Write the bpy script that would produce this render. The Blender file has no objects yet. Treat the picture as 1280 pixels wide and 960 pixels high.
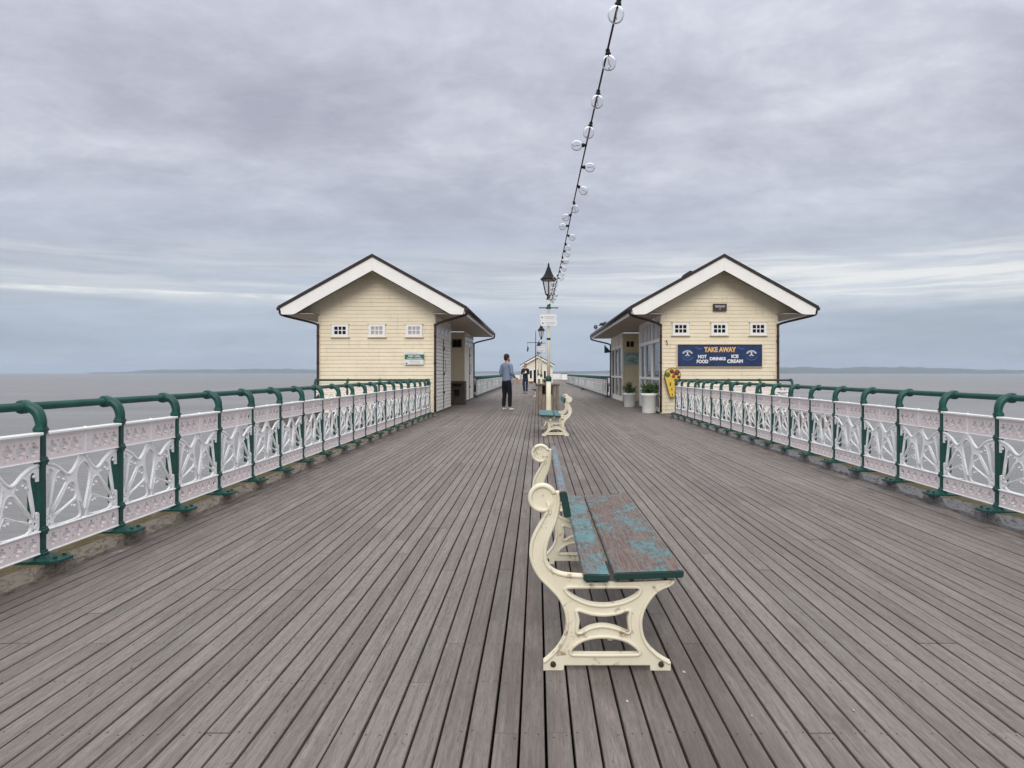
import bpy, bmesh, math, random
from mathutils import Vector, Matrix
R = math.radians
random.seed(7)
S = bpy.context.scene
COL = S.collection
PI = math.pi

# ------------------------------------------------------------------ camera
# eye 1.22 m over the deck, looking level along the pier (+Y); lens shift = crop of the phone picture
CAM_H = 1.22
cd = bpy.data.cameras.new('camera')
cam = bpy.data.objects.new('camera', cd); COL.objects.link(cam)
cam.location = (0, 0, CAM_H); cam.rotation_euler = (R(90), 0, 0)
cd.sensor_width = 36; cd.lens = 36 * 960 / 1280
cd.shift_x = -(671.5 - 640) / 1280
cd.shift_y = -(480 - 466) / 1280
cd.clip_start = 0.05; cd.clip_end = 60000
S.camera = cam

# ------------------------------------------------------------------ light
SUN_EL, SUN_ROT = R(31), R(181)          # behind the camera, a little to the left, behind the cloud
S.view_settings.view_transform = 'Standard'; S.view_settings.look = 'None'
S.view_settings.gamma = 1; S.view_settings.exposure = 0.36
try: S.view_settings.use_curve_mapping = False
except Exception: pass
sd = bpy.data.lights.new('sun', 'SUN'); sd.energy = 1.15; sd.angle = R(28); sd.color = (1, .945, .86)
sun = bpy.data.objects.new('sun', sd); COL.objects.link(sun)
sdir = Vector((math.sin(SUN_ROT) * math.cos(SUN_EL), math.cos(SUN_ROT) * math.cos(SUN_EL), math.sin(SUN_EL)))
sun.rotation_euler = sdir.to_track_quat('Z', 'Y').to_euler()
sun.location = (0, -10, 30)

# ------------------------------------------------------------------ node helpers
class NT:
    def __init__(s, tree): s.t = tree; s.n = tree.nodes; s.l = tree.links
    def node(s, typ, **kw):
        n = s.n.new(typ)
        for k, v in kw.items(): setattr(n, k, v)
        return n
    def put(s, sock, v):
        if hasattr(v, 'is_linked'): s.l.new(v, sock)
        elif v is not None:
            if isinstance(v, (tuple, list)) and len(v) == 3 and sock.type == 'RGBA': v = (*v, 1)
            sock.default_value = v
    def math(s, op, a, b=None, c=None, clamp=False):
        n = s.node('ShaderNodeMath', operation=op); n.use_clamp = clamp
        s.put(n.inputs[0], a)
        if b is not None: s.put(n.inputs[1], b)
        if c is not None: s.put(n.inputs[2], c)
        return n.outputs[0]
    def vmath(s, op, a, b=None):
        n = s.node('ShaderNodeVectorMath', operation=op); s.put(n.inputs[0], a)
        if b is not None: s.put(n.inputs[1], b)
        return n.outputs[0]
    def sep(s, v):
        n = s.node('ShaderNodeSeparateXYZ'); s.put(n.inputs[0], v); return n.outputs
    def comb(s, x, y, z):
        n = s.node('ShaderNodeCombineXYZ')
        for i, v in enumerate((x, y, z)): s.put(n.inputs[i], v)
        return n.outputs[0]
    def noise(s, vec, scale, detail=4, rough=.55, dist=0, col=False):
        n = s.node('ShaderNodeTexNoise'); n.noise_dimensions = '3D'
        if vec is not None: s.put(n.inputs['Vector'], vec)
        n.inputs['Scale'].default_value = scale; n.inputs['Detail'].default_value = detail
        n.inputs['Roughness'].default_value = rough; n.inputs['Distortion'].default_value = dist
        return n.outputs['Color' if col else 'Fac']
    def ramp(s, f, stops, interp='LINEAR'):
        n = s.node('ShaderNodeValToRGB'); cr = n.color_ramp; cr.interpolation = interp
        while len(cr.elements) < len(stops): cr.elements.new(.5)
        for e, (p, c) in zip(cr.elements, stops):
            e.position = p; e.color = (c, c, c, 1) if isinstance(c, (int, float)) else (*c, 1)
        s.put(n.inputs[0], f); return n.outputs[0]
    def mix(s, f, a, b, mode='MIX'):
        n = s.node('ShaderNodeMix', data_type='RGBA', blend_type=mode)
        s.put(n.inputs[0], f); s.put(n.inputs[6], a); s.put(n.inputs[7], b); return n.outputs[2]
    def mapr(s, v, a, b, c=0, d=1, smooth=True):
        n = s.node('ShaderNodeMapRange', interpolation_type='SMOOTHSTEP' if smooth else 'LINEAR')
        s.put(n.inputs[0], v)
        for i, q in enumerate((a, b, c, d)): n.inputs[1 + i].default_value = q
        return n.outputs[0]
    def bump(s, h, strength=.4, dist=.01, nrm=None):
        n = s.node('ShaderNodeBump'); n.inputs['Strength'].default_value = strength
        n.inputs['Distance'].default_value = dist; s.put(n.inputs['Height'], h)
        if nrm is not None: s.put(n.inputs['Normal'], nrm)
        return n.outputs[0]

# ------------------------------------------------------------------ world: Nishita sky behind an overcast deck of cloud
W = bpy.data.worlds.new('World'); S.world = W; W.use_nodes = True
w = NT(W.node_tree); w.n.clear()
sky = w.node('ShaderNodeTexSky'); sky.sky_type = 'NISHITA'; sky.sun_disc = False
sky.sun_elevation = SUN_EL; sky.sun_rotation = SUN_ROT; sky.air_density = 1.2; sky.dust_density = 2.0
tc = w.node('ShaderNodeTexCoord')
dx, dy, dz = w.sep(tc.outputs['Generated'])
zc = w.math('MAXIMUM', dz, 0.0)
den = w.math('ADD', zc, .20)
cv = w.comb(w.math('DIVIDE', dx, den), w.math('DIVIDE', dy, den), 0.0)
cvs = w.vmath('MULTIPLY', cv, (1.45, 1.75, 1.0))
n_big = w.noise(w.vmath('ADD', cvs, (3.1, 7.4, 0.)), .62, 3, .5, .2)
n_mid = w.noise(w.vmath('ADD', cvs, (13.7, 2.4, 0.)), 1.75, 9, .64, .35)
n_fin = w.noise(w.vmath('MULTIPLY', cv, (2.4, 2.6, 1.)), 2.9, 8, .66, .4)
cl = w.math('ADD', w.math('MULTIPLY', n_big, .36), w.math('ADD', w.math('MULTIPLY', n_mid, .44), w.math('MULTIPLY', n_fin, .20)))
cloud = w.ramp(cl, [(.36, (3.3, 3.40, 4.05)), (.45, (3.92, 4.05, 4.75)), (.53, (4.65, 4.80, 5.5)), (.62, (5.75, 5.9, 6.5))])
# the cloud deck gets thicker and bluer in the low band over the sea
n_low = w.noise(w.comb(w.math('MULTIPLY', dx, 2.2), w.math('MULTIPLY', dy, 1.2), w.math('MULTIPLY', dz, 13)), 1.3, 6, .6, .5)
lowv = w.ramp(dz, [(0.0, (3.8, 4.4, 5.0)), (.035, (3.1, 3.75, 4.6)), (.085, (3.35, 3.9, 4.75)), (.2, (3.35, 3.72, 4.55))])
lk = w.mapr(n_low, .3, .7, .86, 1.16)
low = w.mix(1.0, lowv, w.comb(lk, lk, lk), 'MULTIPLY')
lowf = w.math('MULTIPLY', w.mapr(dz, .09, .27, 1, 0), .82)
c1 = w.mix(lowf, cloud, low)
# thin bright gaps in the cloud near the horizon
wob = w.math('MULTIPLY', w.math('SUBTRACT', w.noise(w.comb(w.math('MULTIPLY', dx, 11), w.math('MULTIPLY', dy, 4), w.math('MULTIPLY', dz, 40)), 1.0, 6, .65), .5), .009)
dzw = w.math('ADD', dz, wob)
sv = w.comb(w.math('MULTIPLY', dx, 3.4), w.math('MULTIPLY', dy, 1.2), w.math('MULTIPLY', dzw, 62))
sn = w.noise(sv, 1.0, 7, .66, .5)
sn2 = w.noise(w.vmath('MULTIPLY', sv, (3, 3, 1.2)), 1.3, 6, .62, .3)
sideR = w.mapr(dx, -.14, .30, .45, 1)
sideL = w.mapr(dx, -.36, -.12, 1, 0.25)
bandR = w.math('MULTIPLY', w.mapr(dzw, .070, .095, 0, 1), w.mapr(dzw, .125, .175, 1, 0))
dzl = w.math('ADD', dz, w.math('MULTIPLY', wob, .35))
bandL = w.math('MULTIPLY', w.mapr(dzl, .0855, .0935, 0, 1), w.mapr(dzl, .0945, .0985, 1, 0))
gapR = w.math('MULTIPLY', w.math('MULTIPLY', w.mapr(sn, .36, .64, .22, .95), bandR), sideR)
gapL = w.math('MULTIPLY', w.math('MULTIPLY', bandL, w.mapr(sn2, .30, .60, .38, 1.0)), sideL)
c2 = w.mix(w.math('MAXIMUM', gapR, gapL, clamp=True), c1, (6.8, 6.9, 6.9))
# overhead the cloud is brighter, as an overcast sky is
up = w.mapr(dz, .32, .95, 1.0, 2.9)
warm = w.mapr(dz, .34, .95, 0, 1)
c3 = w.mix(1.0, c2, w.comb(up, w.math('MULTIPLY', up, w.math('SUBTRACT', 1.0, w.math('MULTIPLY', warm, .015))), w.math('MULTIPLY', up, w.math('SUBTRACT', 1.0, w.math('MULTIPLY', warm, .13)))), 'MULTIPLY')
c4 = w.mix(.94, sky.outputs[0], c3)
bg = w.node('ShaderNodeBackground'); w.put(bg.inputs[0], c4); bg.inputs[1].default_value = .10
wo = w.node('ShaderNodeOutputWorld'); w.l.new(bg.outputs[0], wo.inputs[0])

# ------------------------------------------------------------------ materials
def newmat(name):
    m = bpy.data.materials.new(name); m.use_nodes = True
    t = NT(m.node_tree); b = t.n['Principled BSDF']
    return m, t, b
def coords(t, world=False):
    if world: return t.node('ShaderNodeNewGeometry').outputs['Position']
    o = t.node('ShaderNodeTexCoord').outputs['Object']
    r = t.node('ShaderNodeObjectInfo').outputs['Random']
    return t.vmath('ADD', o, t.comb(t.math('MULTIPLY', r, 37.), t.math('MULTIPLY', r, 11.), t.math('MULTIPLY', r, 23.)))
def paint(name, c, c2=None, rough=.5, scale=9, amt=.5, bump=.15, bs=60, spec=.4, dirt=None, dirt_lo=.58, dirt_hi=.75, dirt_scale=6, metal=0, world=False):
    """paint with broad tone drift, fine relief and optional chips / grime"""
    m, t, b = newmat(name); p = coords(t, world)
    n = t.noise(p, scale, 5, .6)
    c2 = c2 or tuple(v * .82 for v in c)
    col = t.mix(t.math('MULTIPLY', t.mapr(n, .3, .7), amt), c, c2)
    if dirt:
        d = t.noise(t.vmath('ADD', p, (5.5, 1.2, 9.3)), dirt_scale, 8, .68, .3)
        col = t.mix(t.mapr(d, dirt_lo, dirt_hi), col, dirt)
    t.put(b.inputs['Base Color'], col)
    b.inputs['Roughness'].default_value = rough; b.inputs['Metallic'].default_value = metal
    b.inputs['Specular IOR Level'].default_value = spec
    f = t.noise(p, bs, 4, .6)
    t.put(b.inputs['Normal'], t.bump(f, bump, .004))
    return m
M = {}
M['green'] = paint('green_paint', (.006, .078, .060), (.004, .050, .042), .42, 6, .9, .3, 80, .45, dirt=(.045, .050, .036), dirt_lo=.60, dirt_hi=.78, dirt_scale=12)
M['white_iron'] = paint('white_iron_paint', (.92, .915, .90), (.86, .855, .84), .45, 8, .6, .2, 70, .4, dirt=(.46, .37, .30), dirt_lo=.66, dirt_hi=.80, dirt_scale=11)
M['pink'] = paint('pale_pink_iron_paint', (.86, .765, .75), (.79, .70, .69), .5, 8, .6, .25, 70, .4, dirt=(.44, .34, .28), dirt_lo=.63, dirt_hi=.80, dirt_scale=10)
M['bench_iron'] = paint('cream_bench_paint', (.80, .745, .585), (.72, .66, .50), .42, 6, .6, .3, 60, .45, dirt=(.30, .21, .12), dirt_lo=.565, dirt_hi=.70, dirt_scale=16)
M['lamp_cream'] = paint('cream_lamp_paint', (.78, .72, .54), (.70, .64, .46), .42, 6, .6, .15, 60, .45, dirt=(.5, .46, .3), dirt_lo=.62, dirt_hi=.8)
M['barge'] = paint('white_gloss_board', (.88, .86, .82), (.81, .79, .76), .5, 4, .5, .1, 40, .4, dirt=(.55, .5, .44), dirt_lo=.66, dirt_hi=.85, dirt_scale=4)
M['frame_white'] = paint('white_joinery', (.88, .87, .85), (.82, .81, .79), .5, 6, .5, .1, 60, .4)
M['roof'] = paint('dark_roof_tile', (.040, .030, .028), (.028, .022, .022), .7, 5, .6, .5, 30, .3)
M['pipe'] = paint('brown_pipe', (.050, .020, .014), (.035, .016, .012), .35, 8, .6, .1, 60, .5)
M['gutter'] = paint('black_gutter', (.022, .018, .018), (.035, .026, .022), .4, 8, .6, .1, 60, .5)
M['soffit'] = paint('brown_soffit', (.46, .40, .34), (.38, .33, .275), .65, 4, .7, .2, 40, .3)
M['dark_trim'] = paint('dark_trim', (.055, .040, .032), (.04, .03, .025), .55, 6, .6, .1, 50)
M['black'] = paint('black_iron', (.010, .010, .012), (.016, .016, .016), .5, 8, .5, .1, 60, .2)
M['brass'] = paint('dull_copper', (.20, .12, .06), (.14, .08, .04), .45, 8, .6, .1, 60, .5)
M['pot'] = paint('white_render_pot', (.80, .80, .78), (.70, .70, .69), .75, 9, .7, .5, 40, .2)
M['soil'] = paint('soil', (.03, .02, .014), None, .95, 20, .6, .8, 60)
M['inside'] = paint('dim_room', (.16, .15, .14), (.10, .10, .10), .8, 3, .6, .1, 20)
M['skin'] = paint('skin', (.52, .30, .22), (.46, .25, .18), .5, 20, .4, .05, 90, .35)
M['hair'] = paint('dark_hair', (.030, .020, .014), (.02, .014, .01), .6, 60, .6, .5, 200, .3)
M['trouser'] = paint('black_trousers', (.009, .010, .017), (.014, .015, .022), .8, 18, .6, .3, 120, .2)
M['jeans'] = paint('navy_jeans', (.022, .030, .060), (.032, .040, .075), .8, 18, .6, .3, 120, .2)
M['jacket'] = paint('dark_jacket', (.016, .017, .022), (.025, .026, .032), .7, 18, .6, .3, 100, .25)
M['shoe'] = paint('pale_shoe', (.62, .60, .56), (.5, .48, .45), .6, 20, .5, .2, 80)
M['shoe_dark'] = paint('dark_shoe', (.02, .018, .018), None, .5, 20, .5, .2, 80)
M['sign_white'] = paint('white_sign_board', (.80, .80, .79), (.72, .72, .72), .4, 5, .5, .05, 40)
M['sign_green'] = paint('green_sign_band', (.008, .16, .07), None, .4, 5, .5, .05, 40)
M['sign_blue'] = paint('navy_sign_board', (.012, .038, .135), (.008, .022, .085), .4, 5, .9, .05, 40)
M['sign_line'] = paint('faded_print', (.46, .46, .48), None, .5)
M['letter_white'] = paint('white_letter', (.84, .84, .82), None, .45)
M['letter_orange'] = paint('orange_letter', (.78, .40, .12), (.74, .56, .28), .45, 40, 1)
M['letter_dark'] = paint('dark_letter', (.04, .025, .03), None, .45)
M['pale_blue'] = paint('pale_blue_print', (.10, .24, .44), None, .45)
M['teal_board'] = paint('teal_sign_board', (.42, .64, .63), (.32, .54, .57), .5, 6, .8)
M['yellow'] = paint('yellow_cone_board', (.78, .55, .07), (.70, .42, .04), .45, 12, .9)
M['cone_edge'] = paint('brown_cone_edge', (.10, .055, .02), None, .5)
M['scoop_brown'] = paint('chocolate_scoop', (.10, .035, .02), (.18, .07, .03), .5, 20, .8)
M['scoop_green'] = paint('mint_scoop', (.07, .17, .06), (.03, .09, .05), .5, 20, .8)
M['scoop_red'] = paint('red_scoop', (.40, .10, .04), (.2, .05, .03), .5, 20, .8)
M['flag'] = paint('teal_flag_cloth', (.012, .11, .15), (.008, .07, .12), .7, 8, .6)
M['bird'] = paint('grey_feathers', (.045, .047, .055), (.09, .09, .10), .6, 30, .8)
M['beak'] = paint('beak', (.12, .08, .04), None, .5)
M['buoy'] = paint('yellow_buoy_paint', (.75, .55, .04), None, .5)
M['underframe'] = paint('tarred_timber', (.012, .010, .009), None, 1.0, 10, .6, .3, 60, 0.0)
M['nail'] = paint('rusty_nail', (.030, .022, .018), (.06, .035, .02), .7, 30, .8)
M['flake'] = paint('pale_flake', (.50, .48, .43), (.38, .32, .24), .7, 20, .8)
M['orange_plastic'] = paint('orange_plastic', (.55, .20, .05), (.45, .15, .04), .5, 10, .7)
M['terracotta'] = paint('brown_trough', (.22, .10, .06), (.16, .08, .05), .7, 10, .7)
M['hill'] = paint('wooded_hill', (.055, .075, .045), (.09, .10, .055), .95, .004, 1, 0, .01, .1, world=True)

def cream_boards():
    m, t, b = newmat('cream_weatherboard_paint'); p = coords(t, True)
    r = t.node('ShaderNodeObjectInfo').outputs['Random']
    n = t.noise(t.vmath('MULTIPLY', p, (1, 1, 1.6)), 1.9, 6, .6)
    col = t.mix(t.mapr(n, .3, .72), (.83, .735, .55), (.765, .67, .495))
    col = t.mix(t.math('MULTIPLY', r, .22), col, (.85, .76, .58))
    d = t.noise(t.vmath('MULTIPLY', p, (9, 9, 2.2)), 1.0, 7, .7, .2)
    col = t.mix(t.math('MULTIPLY', t.mapr(d, .54, .76), .55), col, (.44, .36, .24))
    t.put(b.inputs['Base Color'], col); b.inputs['Roughness'].default_value = .52
    f = t.noise(t.vmath('MULTIPLY', p, (4, 4, 40)), 3, 5, .6)
    t.put(b.inputs['Normal'], t.bump(f, .18, .006))
    return m
M['cream'] = cream_boards()
M['pale_cream'] = paint('pale_cream_boards', (.84, .79, .67), (.78, .72, .6), .55, 4, .6, .1, 30, .3)
def whitewash():
    m, t, b = newmat('flaking_whitewash'); p = coords(t, True)
    n = t.noise(t.vmath('MULTIPLY', p, (2, 2, 6)), 2.6, 8, .68, .4)
    g = t.noise(t.vmath('MULTIPLY', p, (3, 3, 30)), 2.2, 5, .6)
    col = t.mix(t.mapr(n, .35, .62), (.86, .83, .76), (.78, .75, .68))
    col = t.mix(t.mapr(n, .60, .74), col, (.40, .37, .33))
    col = t.mix(t.math('MULTIPLY', t.mapr(g, .5, .7), .35), col, (.33, .30, .26))
    t.put(b.inputs['Base Color'], col); b.inputs['Roughness'].default_value = .75
    t.put(b.inputs['Normal'], t.bump(t.math('ADD', n, g), .4, .006))
    return m
M['whitewash'] = whitewash()
def timber(name, a, c, rough=.8, sx=(40, 40, 3)):
    m, t, b = newmat(name); p = coords(t)
    g = t.noise(t.vmath('MULTIPLY', p, sx), 1, 7, .65, .3)
    n = t.noise(p, 4, 5, .6)
    col = t.mix(t.mapr(g, .3, .7), a, c)
    col = t.mix(t.math('MULTIPLY', t.mapr(n, .5, .75), .5), col, tuple(v * .5 for v in a))
    t.put(b.inputs['Base Color'], col); b.inputs['Roughness'].default_value = rough
    t.put(b.inputs['Normal'], t.bump(g, .4, .004)); return m
M['bin_wood'] = timber('bin_timber', (.16, .125, .10), (.27, .225, .185))
M['bin_dark'] = timber('bin_timber_dark', (.085, .065, .055), (.15, .115, .095))
def plank_mat():
    m, t, b = newmat('weathered_deck_timber')
    g = t.node('ShaderNodeNewGeometry'); p = g.outputs['Position']
    rnd = t.math('FRACT', t.math('ADD', t.math('MULTIPLY', t.node('ShaderNodeObjectInfo').outputs['Random'], 7.31), t.math('MULTIPLY', g.outputs['Random Per Island'], 5.17)))
    rnd2 = t.math('FRACT', t.math('MULTIPLY', rnd, 17.77))
    off = t.comb(t.math('MULTIPLY', rnd, 61.), t.math('MULTIPLY', rnd2, 47.), 0.)
    q = t.vmath('ADD', p, off)
    grain = t.noise(t.vmath('MULTIPLY', q, (55, 1.7, 55)), 1., 8, .66, .55)
    fib = t.noise(t.vmath('MULTIPLY', q, (260, 16, 260)), 1., 5, .7, .3)
    blot = t.noise(t.vmath('MULTIPLY', q, (9, 1.6, 9)), 1., 6, .65, .4)
    patch = t.noise(t.vmath('MULTIPLY', p, (1, .55, 1)), .75, 5, .6, .3)
    base = t.ramp(grain, [(.25, (.122, .104, .092)), (.42, (.186, .162, .146)), (.56, (.226, .199, .181)), (.76, (.280, .251, .231))])
    tint = t.mix(rnd2, (1.0, .97, .945), (.975, .985, .99))
    base = t.mix(1., base, tint, 'MULTIPLY')
    val = t.math('ADD', .86, t.math('MULTIPLY', rnd, .26))
    base = t.mix(1., base, t.comb(val, val, val), 'MULTIPLY')
    base = t.mix(t.math('MULTIPLY', t.mapr(fib, .49, .66), .58), base, (.100, .083, .074))
    base = t.mix(t.math('MULTIPLY', t.mapr(fib, .34, .46, 1, 0), .32), base, (.33, .30, .265))
    base = t.mix(t.math('MULTIPLY', t.mapr(blot, .55, .74), .55), base, (.095, .080, .074))
    base = t.mix(t.math('MULTIPLY', t.mapr(blot, .25, .40, 1, 0), .35), base, (.31, .285, .26))
    base = t.mix(t.math('MULTIPLY', t.mapr(patch, .50, .70), .34), base, (.125, .108, .100))
    base = t.mix(t.math('MULTIPLY', t.mapr(patch, .28, .42, 1, 0), .28), base, (.29, .27, .25))
    # small scuffs
    sc = t.noise(t.vmath('MULTIPLY', q, (18, 4.5, 18)), 1.6, 9, .72, 1.3)
    base = t.mix(t.math('MULTIPLY', t.mapr(sc, .62, .68), .72), base, (.065, .053, .047))
    base = t.mix(t.math('MULTIPLY', t.mapr(sc, .27, .33, 1, 0), .45), base, (.34, .32, .295))
    # worn, damp dirt along the line of benches and lamps, plus shade painted in
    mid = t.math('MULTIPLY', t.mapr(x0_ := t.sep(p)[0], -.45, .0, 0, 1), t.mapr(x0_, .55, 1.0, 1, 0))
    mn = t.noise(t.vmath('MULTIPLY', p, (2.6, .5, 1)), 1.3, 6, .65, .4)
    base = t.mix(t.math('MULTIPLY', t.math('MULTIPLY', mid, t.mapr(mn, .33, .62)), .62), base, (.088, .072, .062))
    # grime and algae that gather along the two kerbs
    x = t.sep(p)[0]
    edge = t.math('ADD', t.mapr(x, -2.95, -2.35, 1, 0), t.mapr(x, 3.05, 3.72, 0, 1))
    en = t.noise(t.vmath('MULTIPLY', p, (3.2, 1.1, 1)), 1.7, 7, .65, .5)
    ef = t.math('MULTIPLY', edge, t.mapr(en, .34, .58))
    base = t.mix(t.math('MULTIPLY', ef, .62), base, (.085, .068, .060))
    base = t.mix(t.math('MULTIPLY', t.math('MULTIPLY', edge, t.mapr(en, .30, .36, 1, 0)), .5), base, (.40, .38, .37))
    t.put(b.inputs['Base Color'], base)
    b.inputs['Specular IOR Level'].default_value = .3
    t.put(b.inputs['Roughness'], t.mapr(blot, .3, .7, .86, .66))
    h = t.math('ADD', t.math('MULTIPLY', grain, .7), t.math('MULTIPLY', fib, .5))
    t.put(b.inputs['Normal'], t.bump(h, .55, .004))
    return m
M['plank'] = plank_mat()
def seat_mat(name, wood_amount, teal, teal2, wood, wood2):
    m, t, b = newmat(name); p = coords(t)
    big = t.noise(t.vmath('MULTIPLY', p, (4.2, 2.3, 4)), 1.6, 5, .62, .5)
    chip = t.noise(t.vmath('MULTIPLY', p, (60, 18, 50)), 1., 9, .74, .7)
    grain = t.noise(t.vmath('MULTIPLY', p, (110, 6, 110)), 1., 5, .6, .4)
    mask = t.math('ADD', t.math('MULTIPLY', big, .54), t.math('MULTIPLY', chip, .50))
    mk = t.mapr(mask, wood_amount - .05, wood_amount + .05)
    wd = t.mix(t.mapr(grain, .35, .65), wood, wood2)
    crack = t.mapr(grain, .66, .72)
    tl = t.mix(t.mapr(chip, .35, .6), teal, teal2)
    col = t.mix(mk, wd, tl)
    col = t.mix(t.math('MULTIPLY', crack, .55), col, (.035, .026, .024))
    t.put(b.inputs['Base Color'], col); t.put(b.inputs['Roughness'], t.math('SUBTRACT', .8, t.math('MULTIPLY', mk, .35)))
    t.put(b.inputs['Normal'], t.bump(t.math('ADD', t.math('MULTIPLY', mk, .6), t.math('MULTIPLY', grain, .5)), .6, .003))
    return m
M['seat_worn'] = seat_mat('peeling_teal_on_red_timber', .552, (.050, .145, .145), (.095, .205, .21), (.110, .066, .053), (.205, .148, .128))
M['seat_half'] = seat_mat('flaking_teal_timber', .515, (.055, .17, .178), (.12, .245, .26), (.112, .080, .070), (.215, .172, .155))
M['seat_teal'] = seat_mat('teal_painted_timber', .38, (.020, .115, .115), (.045, .175, .18), (.12, .085, .075), (.2, .165, .15))
M['seat_back'] = seat_mat('faded_blue_grey_timber', .52, (.10, .17, .22), (.16, .23, .29), (.16, .13, .13), (.24, .22, .22))
M['plank_end'] = paint('dark_green_end_paint', (.006, .045, .038), (.02, .032, .028), .45, 12, .6)
def kerb_mat(name, face, moss, wear=.48):
    m, t, b = newmat(name); g = t.node('ShaderNodeNewGeometry'); p = g.outputs['Position']
    nz = t.sep(g.outputs['Normal'])[2]
    n = t.noise(t.vmath('MULTIPLY', p, (5, 2, 5)), 2.2, 8, .7, .5)
    f = t.noise(t.vmath('MULTIPLY', p, (30, 8, 30)), 1.4, 7, .7, .4)
    wood = t.mix(t.mapr(f, .35, .65), (.10, .075, .058), (.20, .17, .145))
    fl = t.mix(t.mapr(f, .28 if wear > .5 else .36, .40 if wear > .5 else .52), wood, face)
    base = t.mix(t.mapr(n, wear, wear + .16), fl, wood)
    mo = t.mix(t.mapr(f, .3, .7), moss, tuple(v * .5 for v in moss))
    topm = t.math('MULTIPLY', t.mapr(nz, .8, .97), t.mapr(n, .28, .5))
    base = t.mix(topm, base, mo)
    t.put(b.inputs['Base Color'], base); b.inputs['Roughness'].default_value = .9
    t.put(b.inputs['Normal'], t.bump(t.math('ADD', n, f), .45, .010)); return m
M['kerb_l'] = kerb_mat('mossy_flaking_kerb_timber', (.25, .215, .17), (.17, .13, .042))
M['kerb_r'] = kerb_mat('grey_painted_kerb_timber', (.215, .215, .225), (.16, .13, .05), .50)
def glassmat(name, tint, rough=.03, refl=.35):
    m, t, b = newmat(name); t.n.remove(b)
    tr = t.node('ShaderNodeBsdfTransparent'); tr.inputs[0].default_value = (*tint, 1)
    gl = t.node('ShaderNodeBsdfGlossy'); gl.inputs['Roughness'].default_value = rough
    lw = t.node('ShaderNodeLayerWeight'); lw.inputs[0].default_value = refl
    mx = t.node('ShaderNodeMixShader'); t.l.new(lw.outputs['Fresnel'], mx.inputs[0])
    t.l.new(tr.outputs[0], mx.inputs[1]); t.l.new(gl.outputs[0], mx.inputs[2])
    t.l.new(mx.outputs[0], t.n['Material Output'].inputs[0]); return m
M['glass'] = glassmat('window_glass', (.62, .68, .70), .03, .42)
M['bulb'] = glassmat('clear_bulb_glass', (.95, .955, .96), .06, .17)
def opal():
    m, t, b = newmat('milky_lantern_glass'); t.n.remove(b)
    tr = t.node('ShaderNodeBsdfTransparent'); tl = t.node('ShaderNodeBsdfTranslucent'); df = t.node('ShaderNodeBsdfDiffuse')
    for q in (tl, df): q.inputs[0].default_value = (.9, .9, .88, 1)
    m1 = t.node('ShaderNodeMixShader'); m1.inputs[0].default_value = .5; t.l.new(tl.outputs[0], m1.inputs[1]); t.l.new(df.outputs[0], m1.inputs[2])
    m2 = t.node('ShaderNodeMixShader'); m2.inputs[0].default_value = .42; t.l.new(tr.outputs[0], m2.inputs[1]); t.l.new(m1.outputs[0], m2.inputs[2])
    t.l.new(m2.outputs[0], t.n['Material Output'].inputs[0]); return m
M['lantern_glass'] = opal()
def frost():
    m, t, b = newmat('dirty_white_pane'); p = coords(t, True)
    n = t.noise(p, 7, 5, .6)
    t.put(b.inputs['Base Color'], t.mix(n, (.34, .32, .31), (.52, .50, .48))); b.inputs['Roughness'].default_value = .25
    return m
M['pane_grey'] = frost()
M['pane_dark'] = paint('dark_pane', (.010, .010, .012), (.02, .018, .018), .2, 5, .6, .02, 20, .15)
M['pane_blue'] = paint('shop_glass_upper', (.42, .44, .45), (.34, .37, .39), .35, 3, .6, .02, 20, .5)
def leafmat():
    m, t, b = newmat('leaf'); g = t.node('ShaderNodeNewGeometry')
    col = t.ramp(g.outputs['Random Per Island'], [(0, (.016, .05, .014)), (.5, (.035, .095, .022)), (.85, (.075, .15, .04)), (.97, (.10, .16, .05)), (1, (.35, .05, .06))])
    t.put(b.inputs['Base Color'], col); b.inputs['Roughness'].default_value = .5; return m
M['leaf'] = leafmat()
def shirt():
    m, t, b = newmat('grey_blue_shirt'); p = coords(t)
    n = t.noise(p, 9, 5, .6); f = t.noise(t.vmath('MULTIPLY', p, (300, 300, 60)), 1, 2, .5)
    col = t.mix(t.mapr(n, .3, .7), (.215, .275, .40), (.15, .195, .305))
    col = t.mix(t.math('MULTIPLY', f, .3), col, (.27, .31, .41))
    t.put(b.inputs['Base Color'], col); b.inputs['Roughness'].default_value = .85
    t.put(b.inputs['Normal'], t.bump(t.noise(t.vmath('MULTIPLY', p, (14, 14, 7)), 1, 3, .6, 1.), .7, .02)); return m
M['shirt'] = shirt()
def seamat():
    m, t, b = newmat('silty_sea_water'); p = t.node('ShaderNodeNewGeometry').outputs['Position']
    n = t.noise(t.vmath('MULTIPLY', p, (.010, .030, 1)), 1., 8, .7, .6)
    t.put(b.inputs['Base Color'], t.mix(t.mapr(n, .3, .7), (.240, .230, .222), (.175, .170, .166)))
    b.inputs['Roughness'].default_value = .32; b.inputs['Specular IOR Level'].default_value = .35; b.inputs['IOR'].default_value = 1.33
    a = t.noise(t.vmath('MULTIPLY', p, (.55, 1.0, 1)), 1., 6, .62, .3)
    c = t.noise(t.vmath('MULTIPLY', p, (.06, .15, 1)), 1., 4, .6, .3)
    h = t.math('ADD', t.math('MULTIPLY', a, .6), t.math('MULTIPLY', c, 1.2))
    t.put(b.inputs['Normal'], t.bump(h, 1.0, .9)); return m
M['sea'] = seamat()

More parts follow.
